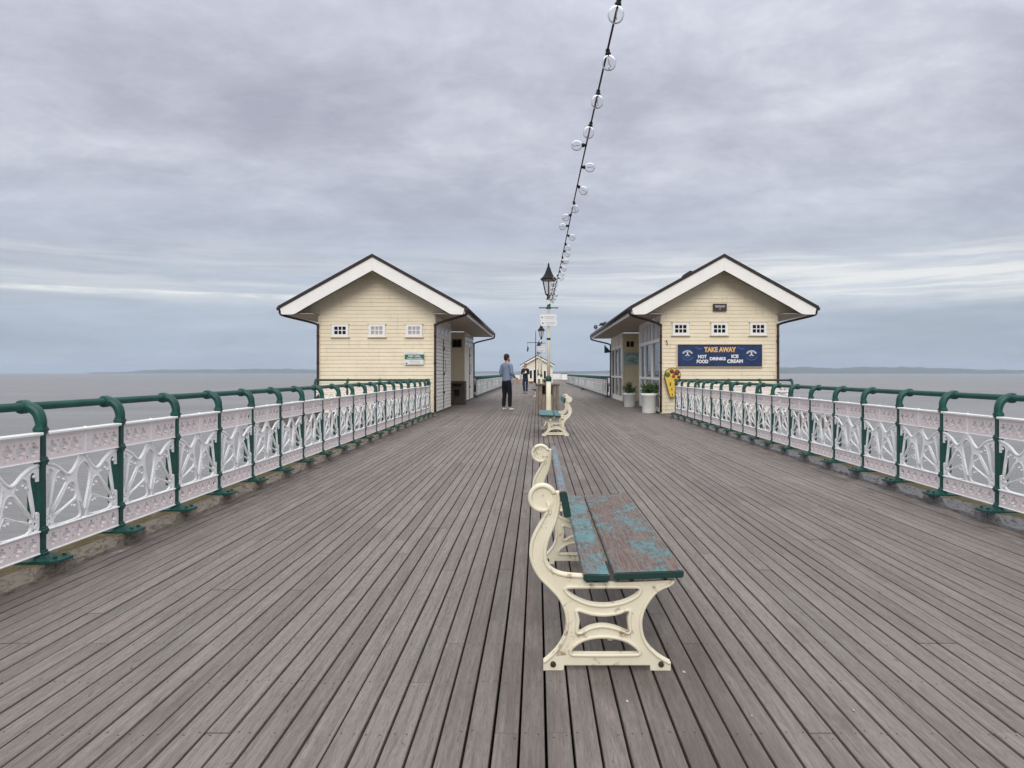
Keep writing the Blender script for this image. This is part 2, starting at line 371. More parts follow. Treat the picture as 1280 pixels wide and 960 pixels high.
# ------------------------------------------------------------------ mesh helpers
def world_off(o):
    v = Vector((0, 0, 0))
    while o is not None: v = v + o.location; o = o.parent
    return v
class MB:
    """collects shapes in one bmesh; build() links them as ONE mesh object"""
    def __init__(s): s.b = bmesh.new()
    def box(s, x0, x1, y0, y1, z0, z1):
        v = [s.b.verts.new((x, y, z)) for z in (z0, z1) for y in (y0, y1) for x in (x0, x1)]
        for f in ((0, 2, 3, 1), (4, 5, 7, 6), (0, 1, 5, 4), (1, 3, 7, 5), (3, 2, 6, 7), (2, 0, 4, 6)):
            s.b.faces.new([v[i] for i in f])
        return s
    def bbox(s, x0, x1, y0, y1, z0, z1, bev=.004):
        t = bmesh.new(); bmesh.ops.create_cube(t, size=1)
        bmesh.ops.scale(t, vec=(abs(x1 - x0), abs(y1 - y0), abs(z1 - z0)), verts=t.verts)
        bmesh.ops.bevel(t, geom=list(t.edges), offset=bev, segments=1, affect='EDGES')
        bmesh.ops.translate(t, vec=((x0 + x1) / 2, (y0 + y1) / 2, (z0 + z1) / 2), verts=t.verts)
        s.add(t); return s
    def add(s, t, mat=None):
        me = bpy.data.meshes.new('tmp'); t.to_mesh(me); t.free()
        if mat: me.transform(mat)
        s.b.from_mesh(me); bpy.data.meshes.remove(me)
    def addmesh(s, me, mat=None):
        c = me.copy()
        if mat: c.transform(mat)
        s.b.from_mesh(c); bpy.data.meshes.remove(c); return s
    def prism(s, poly, axis, a, b):
        """poly of 2-D points; axis 'y' (poly is x,z), 'x' (poly is y,z) or 'z' (poly is x,y)"""
        def P(u, v, k): return {'y': (u, k, v), 'x': (k, u, v), 'z': (u, v, k)}[axis]
        A = [s.b.verts.new(P(u, v, a)) for u, v in poly]; B = [s.b.verts.new(P(u, v, b)) for u, v in poly]
        n = len(poly)
        f1 = s.b.faces.new(A); f2 = s.b.faces.new(B[::-1])
        fs = [f1, f2] + [s.b.faces.new((A[i], B[i], B[(i + 1) % n], A[(i + 1) % n])) for i in range(n)]
        bmesh.ops.recalc_face_normals(s.b, faces=fs); return s
    def tube(s, pts, r, n=8, cap=True, flat=1.0):
        pts = [Vector(p) for p in pts]; rings = []
        rr = r if isinstance(r, (list, tuple)) else [r] * len(pts)
        up = None
        for i, p in enumerate(pts):
            d = (pts[min(i + 1, len(pts) - 1)] - pts[max(i - 1, 0)]).normalized()
            if up is None: up = Vector((1, 0, 0)) if abs(d.x) < .9 else Vector((0, 0, 1))
            u = (up - d * up.dot(d)); u = u.normalized() if u.length > 1e-6 else d.orthogonal().normalized()
            v = d.cross(u); up = u
            rings.append([s.b.verts.new(p + (u * math.cos(2 * PI * k / n) * flat + v * math.sin(2 * PI * k / n)) * rr[i]) for k in range(n)])
        for A, B in zip(rings, rings[1:]):
            for k in range(n):
                f = s.b.faces.new((A[k], A[(k + 1) % n], B[(k + 1) % n], B[k])); f.smooth = True
        if cap: s.b.faces.new(rings[0][::-1]); s.b.faces.new(rings[-1])
        return s
    def lathe(s, prof, n=16, c=(0, 0, 0), smooth=True):
        rings = []
        for r, z in prof:
            rings.append([s.b.verts.new((c[0] + r * math.cos(2 * PI * k / n), c[1] + r * math.sin(2 * PI * k / n), c[2] + z)) for k in range(n)])
        for A, B in zip(rings, rings[1:]):
            for k in range(n):
                f = s.b.faces.new((A[k], A[(k + 1) % n], B[(k + 1) % n], B[k])); f.smooth = smooth
        s.b.faces.new(rings[0][::-1]); s.b.faces.new(rings[-1]); return s
    def ball(s, c, r, u=12, v=8, sc=(1, 1, 1)):
        t = bmesh.new(); bmesh.ops.create_uvsphere(t, u_segments=u, v_segments=v, radius=r)
        for f in t.faces: f.smooth = True
        s.add(t, Matrix.Translation(c) @ Matrix.Diagonal((*sc, 1))); return s
    def mesh(s, name, mat):
        me = bpy.data.meshes.new(name); s.b.to_mesh(me); s.b.free()
        for m in (mat if isinstance(mat, (list, tuple)) else [mat]): me.materials.append(m)
        return me
    def build(s, name, mat, parent=None):
        """vertices are given in world coordinates (parent chains are not rotated)"""
        if parent is not None: bmesh.ops.translate(s.b, vec=-world_off(parent), verts=s.b.verts)
        return put(name, s.mesh(name, mat), parent)
def put(name, me, parent=None, loc=(0, 0, 0), rot=(0, 0, 0), sc=(1, 1, 1)):
    o = bpy.data.objects.new(name, me); COL.objects.link(o)
    if parent is not None: o.parent = parent
    o.location = loc; o.rotation_euler = rot; o.scale = sc; return o
def tag(o, label=None, cat=None, group=None, kind=None):
    if label: o['label'] = label
    if cat: o['category'] = cat
    if group: o['group'] = group
    if kind: o['kind'] = kind
    return o
def empty(name, loc=(0, 0, 0), rz=0):
    o = bpy.data.objects.new(name, None); COL.objects.link(o); o.location = loc; o.rotation_euler = (0, 0, rz)
    o.empty_display_size = .1; return o
def copy_tree(o, parent=None):
    c = o.copy(); COL.objects.link(c)
    if parent is not None: c.parent = parent
    for ch in list(o.children): copy_tree(ch, c)
    return c
def catmull(pts, n=5, closed=True):
    """Catmull-Rom through pts; a point given twice in a row is a corner"""
    P = [Vector(p) for p in pts]; out = []; N = len(P)
    rng = range(N if closed else N - 1)
    for i in rng:
        g = lambda k: P[k % N] if closed else P[max(0, min(N - 1, k))]
        a, b, c, d = g(i - 1), g(i), g(i + 1), g(i + 2)
        if (b - c).length < 1e-9: continue
        if (a - b).length < 1e-9: a = b - (c - b) * .3
        if (c - d).length < 1e-9: d = c + (c - b) * .3
        for k in range(n):
            t = k / n
            out.append(.5 * ((2 * b) + (c - a) * t + (2 * a - 5 * b + 4 * c - d) * t * t + (3 * b - a - 3 * c + d) * t ** 3))
    if not closed: out.append(P[-1])
    return out
def flat_mesh(name, loops, thick, bevel=0., seg=1):
    """a plate with holes: outline + hole loops in the XY plane, thickness along Z"""
    cu = bpy.data.curves.new(name, 'CURVE'); cu.dimensions = '2D'; cu.fill_mode = 'BOTH'
    cu.extrude = max(thick / 2 - bevel, .0005); cu.bevel_depth = bevel; cu.bevel_resolution = seg
    for lp in loops:
        sp = cu.splines.new('POLY'); sp.points.add(len(lp) - 1)
        for q, p in zip(sp.points, lp): q.co = (p[0], p[1], 0, 1)
        sp.use_cyclic_u = True
    o = bpy.data.objects.new(name, cu); COL.objects.link(o)
    me = bpy.data.meshes.new_from_object(o.evaluated_get(bpy.context.evaluated_depsgraph_get()))
    bpy.data.objects.remove(o); bpy.data.curves.remove(cu); return me
def text_mesh(body, size, bold=0., extrude=.003, shear=0., space=1., align='CENTER', sx=1.):
    cu = bpy.data.curves.new('lettering', 'FONT'); cu.body = body; cu.size = size; cu.extrude = extrude
    cu.align_x = align; cu.align_y = 'CENTER'; cu.offset = bold; cu.shear = shear; cu.space_character = space; cu.resolution_u = 3
    o = bpy.data.objects.new('lettering', cu); COL.objects.link(o)
    me = bpy.data.meshes.new_from_object(o.evaluated_get(bpy.context.evaluated_depsgraph_get()))
    bpy.data.objects.remove(o); bpy.data.curves.remove(cu)
    if sx != 1: me.transform(Matrix.Diagonal((sx, 1, 1, 1)))
    return me
FRONT = Matrix.Rotation(R(90), 4, 'X')           # XY drawing -> upright, facing the camera (-Y)
def skin(name, verts, edges, radii, mat, parent, sub=2, root=0):
    me = bpy.data.meshes.new(name); me.from_pydata(verts, edges, [])
    o = bpy.data.objects.new(name, me); COL.objects.link(o)
    sk = o.modifiers.new('s', 'SKIN'); sk.use_smooth_shade = True
    for i, d in enumerate(me.skin_vertices[0].data):
        r = radii[i]; d.radius = r if isinstance(r, tuple) else (r, r); d.use_root = (i == root)
    ss = o.modifiers.new('u', 'SUBSURF'); ss.levels = sub; ss.render_levels = sub
    m2 = bpy.data.meshes.new_from_object(o.evaluated_get(bpy.context.evaluated_depsgraph_get()))
    bpy.data.objects.remove(o); bpy.data.meshes.remove(me)
    m2.materials.clear(); m2.materials.append(mat); m2.name = name
    return put(name, m2, parent)

# ================================================================== LARGE STRUCTURE
SEA_Z = -7.0; HAZE = .90e-4
tag(MB().box(-10000, 10000, -1500, 11500, SEA_Z - .5, SEA_Z).build('sea', M['sea']), kind='structure')

# --- far shores: real ridges of land
def ridge(name, y, depth, prof, label=None):
    """prof: list of (pixel x, pixels above the water line) as seen along the pier; gives X and height at distance y"""
    b = bmesh.new(); rows = []
    nx = 90
    x0, x1 = prof[0][0], prof[-1][0]
    for j in range(9):
        v = j / 8; row = []
        for i in range(nx + 1):
            px = x0 + (x1 - x0) * i / nx
            for (a, ha), (c, hc) in zip(prof, prof[1:]):
                if a <= px <= c: h = ha + (hc - ha) * (px - a) / (c - a); break
            X = (px - 671.5) / 960 * y
            H = h / 960 * y * 1.03
            k = math.sin(PI * min(1, v * 1.0)) ** .8 if v < .5 else math.sin(PI * v) ** .8
            wob = 1 + .10 * math.sin(i * .9 + j * 2.1) + .06 * math.sin(i * 2.3 + j)
            row.append(b.verts.new((X * (1 + v * depth / y), y + v * depth + 60 * math.sin(i * .7 + j), SEA_Z - 1 + (H + 8) * k * wob)))
        rows.append(row)
    for A, B in zip(rows, rows[1:]):
        for i in range(nx):
            f = b.faces.new((A[i], A[i + 1], B[i + 1], B[i])); f.smooth = True
    me = bpy.data.meshes.new(name); b.to_mesh(me); b.free(); me.materials.append(M['hill'])
    return tag(put(name, me), kind='structure')
ridge('hills', 9000, 1600, [(110, .4), (160, 1.2), (180, 3.9), (235, 4.2), (290, 4.4), (330, 5.4), (365, 5.0), (430, 3.2), (520, 2.4), (600, 2.0), (690, 1.8), (760, 2.6)])
ridge('hills', 7600, 1400, [(700, 1.5), (760, 3.0), (850, 5.5), (960, 7.4), (1015, 7.2), (1045, 5.6), (1085, 7.8), (1150, 7.2), (1180, 5.8), (1240, 4.0), (1330, 2.6), (1500, 1.0)])

# --- the air: one even box of haze round the pier, the sea and both shores
hm = bpy.data.materials.new('haze'); hm.use_nodes = True; hn = hm.node_tree
for q in list(hn.nodes):
    if q.type != 'OUTPUT_MATERIAL': hn.nodes.remove(q)
pv_ = hn.nodes.new('ShaderNodeVolumePrincipled'); pv_.inputs['Color'].default_value = (.70, .82, 1.0, 1); pv_.inputs['Density'].default_value = HAZE
hn.links.new(pv_.outputs[0], [q for q in hn.nodes if q.type == 'OUTPUT_MATERIAL'][0].inputs['Volume'])
tag(MB().box(-10400, 10400, -1900, 11900, SEA_Z - 1.6, 90).build('haze', hm), kind='stuff')

# --- deck
DX0, DX1 = -2.905, 3.675                 # between the two kerbs
NCOL = 74; PITCH = (DX1 - DX0) / NCOL; GAP = .0094; JOIST = .43
deck = tag(empty('pier_deck', (0, 0, 0)), kind='structure')
tag(MB().box(-3.2, 4.0, -6, 88, -.30, -.062).build('underframe', M['underframe'], deck))
planks = []
for c in range(NCOL):
    x0 = DX0 + c * PITCH + GAP / 2 + random.uniform(-.0012, .0012); x1 = DX0 + (c + 1) * PITCH - GAP / 2
    y = -6 + JOIST * random.randint(0, 11)
    ys = [-6, y] if y > -5.9 else [-6]
    while ys[-1] < 88: ys.append(min(88, ys[-1] + JOIST * random.choice((9, 11, 11, 12, 13))))
    for a, b_ in zip(ys, ys[1:]):
        area = 0
        yy = max(a, 2.37)
        while yy < b_:
            px0 = 671.5 + 960 * x0 / yy; px1 = 671.5 + 960 * x1 / yy
            vis = max(0, min(1280, px1) - max(0, px0))
            area += vis * CAM_H * 960 / yy ** 2 * .05; yy += .05
        planks.append([area, x0, x1, a + .0035, b_ - .0035, random.uniform(-.0025, .0025)])
planks.sort(key=lambda q: -q[0])
def plank_mesh(L, wd):
    b = MB(); c = .0022
    b.prism([(-wd / 2, -.045), (wd / 2, -.045), (wd / 2, -c), (wd / 2 - c, 0), (-wd / 2 + c, 0), (-wd / 2, -c)], 'y', 0, L)
    return b
cache = {}
for area, x0, x1, a, b_, dz_ in planks[:298]:
    k = round(b_ - a, 3)
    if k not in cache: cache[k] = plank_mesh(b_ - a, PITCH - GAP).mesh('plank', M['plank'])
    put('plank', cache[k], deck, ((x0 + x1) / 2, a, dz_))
far = MB()
for area, x0, x1, a, b_, dz_ in planks[298:]:
    far.box(x0, x1, a, b_, -.045, dz_)
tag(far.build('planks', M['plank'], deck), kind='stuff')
nl = bmesh.new()
for area, x0, x1, a, b_, dz_ in planks:
    if area < 40: continue
    k = math.ceil(a / JOIST); yj = -6 + JOIST * math.ceil((a + 6) / JOIST)
    while yj <= b_ + .01 and yj < 9.5:
        yq = min(max(yj, a + .025), b_ - .025)
        if yq > 2.2:
            for fx in (.22, .78):
                if random.random() < .3: continue
                cx_, cy_ = x0 + (x1 - x0) * fx + random.uniform(-.007, .007), yq + random.uniform(-.016, .016)
                nl.faces.new([nl.verts.new((cx_ + .0037 * math.cos(q * PI / 3), cy_ + .0037 * math.sin(q * PI / 3), dz_ + .0008)) for q in range(6)])
        yj += JOIST
me = bpy.data.meshes.new('nails'); nl.to_mesh(me); nl.free(); me.materials.append(M['nail'])
tag(put('nails', me, deck), kind='stuff')
# platforms the two buildings stand on, and the wider pier head
plat = MB()
for xa, xb, ya, yb in ((-7.6, -3.15, 21.0, 38.0), (3.92, 8.2, 21.0, 39.6)):
    plat.box(xa, xb, ya, yb, -.3, -.004)
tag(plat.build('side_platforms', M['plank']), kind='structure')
hd = MB().box(-9, 9, 88.01, 150, -.3, -.012)
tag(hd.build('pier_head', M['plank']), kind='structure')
for side in (-1, 1):      # raft of planks outside the kerb ends next to the buildings
    xs = (-3.13, DX0 - .006) if side < 0 else (DX1 + .006, 3.90)
    b = MB(); n = 2
    wd = (xs[1] - xs[0]) / n
    for i in range(n): b.box(xs[0] + i * wd + .003, xs[0] + (i + 1) * wd - .003, 21.5, 37.0, -.045, -.002)
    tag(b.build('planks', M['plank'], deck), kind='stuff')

# ------------------------------------------------------------------ railing masters (local: run along +Y, outward = -X, z=0 on the kerb top)
BAY = .86
KERB = .09
def post_mesh():
    b = MB()
    b.bbox(-.018, .018, -.024, .024, .02, .78, .005)
    for z in (.775, .585, .165, .025):                    # collars
        b.bbox(-.032, .030, -.036, .036, z, z + .026, .006)
        b.bbox(-.026, .025, -.030, .030, z - .012, z + .038, .004)
    b.bbox(-.078, -.015, -.014, .014, .20, .54, .004)      # outer web
    for z0, z1 in ((.63, .76), (.055, .155)):              # scalloped webs beside the bands
        for k in range(3):
            zc_ = z0 + (z1 - z0) * (k + .5) / 3
            t = MB(); t.lathe([(.0, -.010), (.026 if k == 1 else .019, -.010), (.026 if k == 1 else .019, .010), (0, .010)], 10)
            m = t.mesh('t', M['green']); b.addmesh(m, Matrix.Translation((-.018, 0, zc_)) @ Matrix.Rotation(R(90), 4, 'X')); bpy.data.meshes.remove(m)
    arm = catmull([(0, 0, .79), (0, 0, .84), (-.022, 0, .895), (-.068, 0, .925), (-.105, 0, .925)], 4, False)
    b.tube(arm, [.030 + .004 * math.sin(i / (len(arm) - 1) * PI) for i in range(len(arm))], 10)
    b.tube([(-.105, -.034, .925), (-.105, -.026, .925), (-.105, .026, .925), (-.105, .034, .925)], [.033, .042, .042, .033], 12)
    # base plate: low tapered shoe
    pr = [(-.155, -.10), (-.12, -.125), (.12, -.10), (.155, -.065), (.155, .065), (.12, .10), (-.12, .125), (-.155, .10)]
    lo = [b.b.verts.new((x, y, 0)) for x, y in pr]; mi = [b.b.verts.new((x, y, .016)) for x, y in pr]
    hi = [b.b.verts.new((x * .32, y * .42, .034)) for x, y in pr]
    for A, B in ((lo, mi), (mi, hi)):
        for i in range(8): b.b.faces.new((A[i], A[(i + 1) % 8], B[(i + 1) % 8], B[i]))
    b.b.faces.new(lo[::-1]); b.b.faces.new(hi)
    for x, y in ((.112, .045), (.112, -.045), (-.11, .07), (-.11, -.07)): b.lathe([(.013, .015), (.013, .034), (.009, .036)], 6, (x, y, 0), False)
    return b.mesh('post', M['green'])
def quatrefoil(cx, cy, r, n=5):
    out = []
    for q in range(4):
        a = q * PI / 2; ox, oy = cx + math.cos(a) * r * .52, cy + math.sin(a) * r * .52
        for k in range(n):
            t = a - PI * .62 + PI * 1.24 * k / (n - 1)
            out.append((ox + math.cos(t) * r * .48, oy + math.sin(t) * r * .48))
    return out
def circ(cx, cy, r, n=8): return [(cx + r * math.cos(2 * PI * k / n), cy + r * math.sin(2 * PI * k / n)) for k in range(n)]
YZ = Matrix(((0, 0, 1, 0), (1, 0, 0, 0), (0, 1, 0, 0), (0, 0, 0, 1)))     # plate drawn in XY -> stands in the YZ plane
def band_mesh(z0, z1, nq, top):
    y0, y1 = .03, BAY - .03
    hgt = z1 - z0; loops = [[(y0, z0), (y1, z0), (y1, z1), (y0, z1)]]
    zm = (z0 + z1) / 2; st = (y1 - y0) / nq
    for i in range(nq):
        cy_ = y0 + st * (i + .5)
        if top and nq % 2 == 1 and i == nq // 2: continue
        loops.append(quatrefoil(cy_, zm, hgt * (.34 if top else .33)))
        if i < nq - 1:
            for dzz in ((-.27, .27) if top else (-.22, .22)): loops.append(circ(cy_ + st / 2, zm + dzz * hgt, .0085, 6))
    me = flat_mesh('band', loops, .022, .0)
    b = MB(); b.addmesh(me, YZ); bpy.data.meshes.remove(me)
    return b.mesh('band_panel', M['pink'])
def rail_mesh(kind):
    b = MB(); y0, y1 = .028, BAY - .028
    if kind == 'top':
        b.bbox(-.026, .036, y0, y1, .755, .773, .004); b.bbox(-.010, .014, y0, y1, .742, .757, .003)
        b.bbox(-.014, .018, y0, y1, .596, .606, .003)
        b.bbox(-.012, .016, BAY / 2 - .009, BAY / 2 + .009, .607, .742, .003)
        b.ball((.010, BAY / 2, .764), .017, 8, 6)
    else:
        b.bbox(-.014, .022, y0, y1, .172, .184, .004); b.bbox(-.012, .018, y0, y1, .040, .050, .003)
    return b.mesh('flange', M['white_iron'])
def fan_mesh():
    """cast half-fans springing from each post, an ogee crest between them; plate with teardrop openings and beaded rims"""
    z0, H_, W_ = .178, .420, BAY
    P = lambda u, v: (u * W_, z0 + v * H_)
    half = [(.967, .0), (.967, .0), (.967, .27), (.967, .27), (.948, .29), (.925, .275), (.905, .47), (.882, .67), (.872, .79), (.89, .855), (.925, .85), (.94, .78), (.942, .72), (.942, .72), (.967, .72), (.967, .72), (.967, .955), (.967, .955),
            (.872, .915), (.79, .842), (.725, .752), (.672, .724), (.622, .775), (.571, .872), (.53, .965), (.51, 1.0), (.51, 1.0)]
    out = half + [(1 - u, v) for u, v in reversed(half)]
    hh = [[(.712, .690), (.765, .805), (.835, .765), (.868, .560), (.901, .300), (.899, .235), (.860, .235), (.764, .420), (.704, .570)],
          [(.602, .495), (.636, .600), (.706, .580), (.79, .39), (.880, .215), (.866, .168), (.826, .172), (.645, .300), (.596, .370)],
          [(.564, .195), (.600, .318), (.66, .298), (.842, .153), (.876, .09), (.83, .018), (.628, .018), (.546, .055)],
          [(.905, .13), (.925, .155), (.945, .13), (.925, .10)], [(.885, .045), (.91, .065), (.935, .045), (.91, .022)]]
    mid = [(.5, .875), (.553, .83), (.588, .715), (.580, .55), (.546, .35), (.511, .15), (.5, .14), (.489, .15), (.454, .35), (.420, .55), (.412, .715), (.447, .83)]
    holes = [mid] + hh + [[(1 - u, v) for u, v in reversed(h)] for h in hh]
    cm = lambda L, n: [(q.x, q.y) for q in catmull([(*P(*p), 0) for p in L], n)]
    O, Hs = cm(out, 3), [cm(h, 2) for h in holes]
    me = flat_mesh('fan', [O] + Hs, .011, .0)
    b = MB(); b.addmesh(me, YZ); bpy.data.meshes.remove(me)
    for i, h in enumerate(Hs):
        if i in (4, 5, 9, 10): continue
        for x in (.0055, -.0055): b.tube([(x, *p) for p in h + [h[0]]], .0040, 4, False)
    n0 = len([1 for _ in half])
    cr = cm(half[16:], 3)
    crest = [(q.x, q.y) for q in catmull([(*P(*p), 0) for p in half[17:26]], 3, False)]
    for L in (crest, [(W_ - y, z) for y, z in crest]):
        b.tube([(0, y, z) for y, z in L], .0125, 6)
    for A, B in (((.915, .20), (.862, .70)), ((.895, .21), (.715, .60)), ((.885, .15), (.615, .30)), ((.530, .01), (.590, .45))):
        for m in (0, 1):
            q = [(u if m == 0 else 1 - u, v) for u, v in (A, ((A[0] + B[0]) / 2, (A[1] + B[1]) / 2), B)]
            b.tube([(0, *P(*p)) for p in q], [.0090, .0078, .0068], 6)
    for u, v in ((.80, .70), (.835, .66), (.74, .66), (.675, .50), (.635, .46), (.615, .22), (.65, .235), (.60, .69), (.60, .62), (.865, .83), (.92, .80), (.94, .20), (.915, .08), (.95, .05)):
        for m in (0, 1):
            p = P(u if m == 0 else 1 - u, v); b.ball((0, *p), .0105, 6, 4, (.95, 1, 1))
    b.ball((0, W_ / 2, z0 + H_ * .985), .014, 8, 5, (.8, .8, 1.2))
    return b.mesh('fan_panel', M['white_iron'])
RM = dict(post=post_mesh(), btop=band_mesh(.606, .742, 7, True), bbot=band_mesh(.050, .172, 6, False),
          ftop=rail_mesh('top'), fbot=rail_mesh('bottom'), fan=fan_mesh())
def railing(label, origin, rz, ys, group='white and green cast iron railings', endpost=True):
    root = tag(empty('railing', origin, rz), label, 'railing', group)
    rj = random.Random(int(abs(ys[0]) * 100) + len(ys))
    for y in ys: put('post', RM['post'], root, (0, y, 0), (rj.uniform(-.008, .008), rj.uniform(-.006, .006), rj.uniform(-.03, .03)))
    for a, c in zip(ys, ys[1:]):
        sc = (1, (c - a) / BAY, 1)
        up = put('band_panel', RM['btop'], root, (0, a, 0), sc=sc); put('flange', RM['ftop'], up)
        lo = put('band_panel', RM['bbot'], root, (0, a, 0), sc=sc); put('flange', RM['fbot'], lo)
        put('fan_panel', RM['fan'], root, (rj.uniform(-.004, .004), a, rj.uniform(-.002, .002)), (0, rj.uniform(-.02, .02), 0), sc)
    b = MB().tube([(-.105, ys[0] - .04, .925), (-.105, ys[-1] + .04, .925)], .0255, 12)
    put('handrail', b.mesh('handrail', M['green']), root); return root
LX, RX = -2.99, 3.77
pxl = [51.6, 149, 220, 272.5, 314, 348.8, 378, 402.6, 423.5, 440, 456.4, 469.6, 481.4, 492, 501.7, 510.6, 518.4, 525.5, 532, 537]
yl = [-LX * 960 / (671.5 - p) for p in pxl]
n = len(yl); sm = [yl[0]] + [(yl[i - 1] + yl[i] + yl[i + 1]) / 3 for i in range(1, n - 1)] + [yl[-1]]
yl = [sm[0] - .85 * k for k in (3, 2, 1)] + sm
railing('long white and green railing on the left side of the deck in the foreground', (LX, 0, KERB), 0, yl)
yr = [20.9 - .86 * k for k in range(18, -1, -1)]; yr = [yr[0] - .86 * k for k in (3, 2, 1)] + yr
railing('long white and green railing on the right side of the deck in the foreground', (RX, 0, KERB), PI, [-y for y in reversed(yr)])
# returns in front of the two buildings
Lr = [0.0, .42, 1.32, 2.2, 3.05]
railing('short railing across the front of the cream building with the green and white sign', (-6.20, 21.45, KERB), R(-90), [0, .90, 1.78, 2.62, 3.14])
railing('short railing across the front of the takeaway building under the blue sign', (RX + .10, 21.35, KERB), R(-90), [0, .62, 1.48, 2.34, 3.22])
# railings beyond the buildings
railing('far railing running to the pier head on the left beyond the cream building', (-2.97, 0, KERB), 0, [37.3 + .88 * k for k in range(57)])
railing('far railing running to the pier head on the right beyond the takeaway building', (3.40, 0, KERB), PI, [-(37.3 + .88 * k) for k in range(56, -1, -1)])

# ------------------------------------------------------------------ kerbs (stop-chamfered timbers, one per bay)
def kerb_mesh(mat, seed):
    rnd = random.Random(seed); b = bmesh.new(); rows = []
    for t, ch in ((0.0, .004), (.19, .004), (.25, .052), (.40, .058), (.60, .055), (.76, .054), (.81, .004), (.995, .004)):
        j = lambda a: rnd.uniform(-a, a)
        pr = [(-.16, -.05), (.088, -.05), (.088 + j(.004), KERB - .052 * (ch > .02) - .016 + j(.004) * (ch > .02)), (.088 - ch * 1.05, KERB + j(.002)), (-.05, KERB + .004 + j(.004)), (-.16, KERB)]
        rows.append([b.verts.new((x, t * BAY, z)) for x, z in pr])
    for A, B in zip(rows, rows[1:]):
        for i in range(6): b.faces.new((A[i], A[(i + 1) % 6], B[(i + 1) % 6], B[i]))
    b.faces.new(rows[0][::-1]); b.faces.new(rows[-1]); bmesh.ops.recalc_face_normals(b, faces=b.faces)
    me = bpy.data.meshes.new('kerb_timber'); b.to_mesh(me); b.free(); me.materials.append(mat); return me
def kerb(origin, rz, ys, mat):
    root = tag(empty('kerb', origin, rz), kind='structure'); ms = [kerb_mesh(mat, k) for k in range(4)]
    for a, c in zip(ys, ys[1:]): put('kerb_timber', random.choice(ms), root, (0, a, 0), sc=(1, (c - a) / BAY, 1))
kerb((LX, 0, 0), 0, yl + [yl[-1] + .2], M['kerb_l'])
kerb((RX, 0, 0), PI, [-yr[-1] - .25] + [-y for y in reversed(yr)], M['kerb_r'])
kerb((-6.20, 21.45, 0), R(-90), [-.1, .90, 1.78, 2.62, 3.10], M['kerb_l'])
kerb((RX + .10, 21.35, 0), R(-90), [0, .62, 1.48, 2.34, 3.40], M['kerb_r'])
kerb((-2.97, 0, 0), 0, [37.2 + 1.76 * k for k in range(29)], M['kerb_l'])
kerb((3.40, 0, 0), PI, [-(37.2 + 1.76 * k) for k in range(28, -1, -1)], M['kerb_r'])

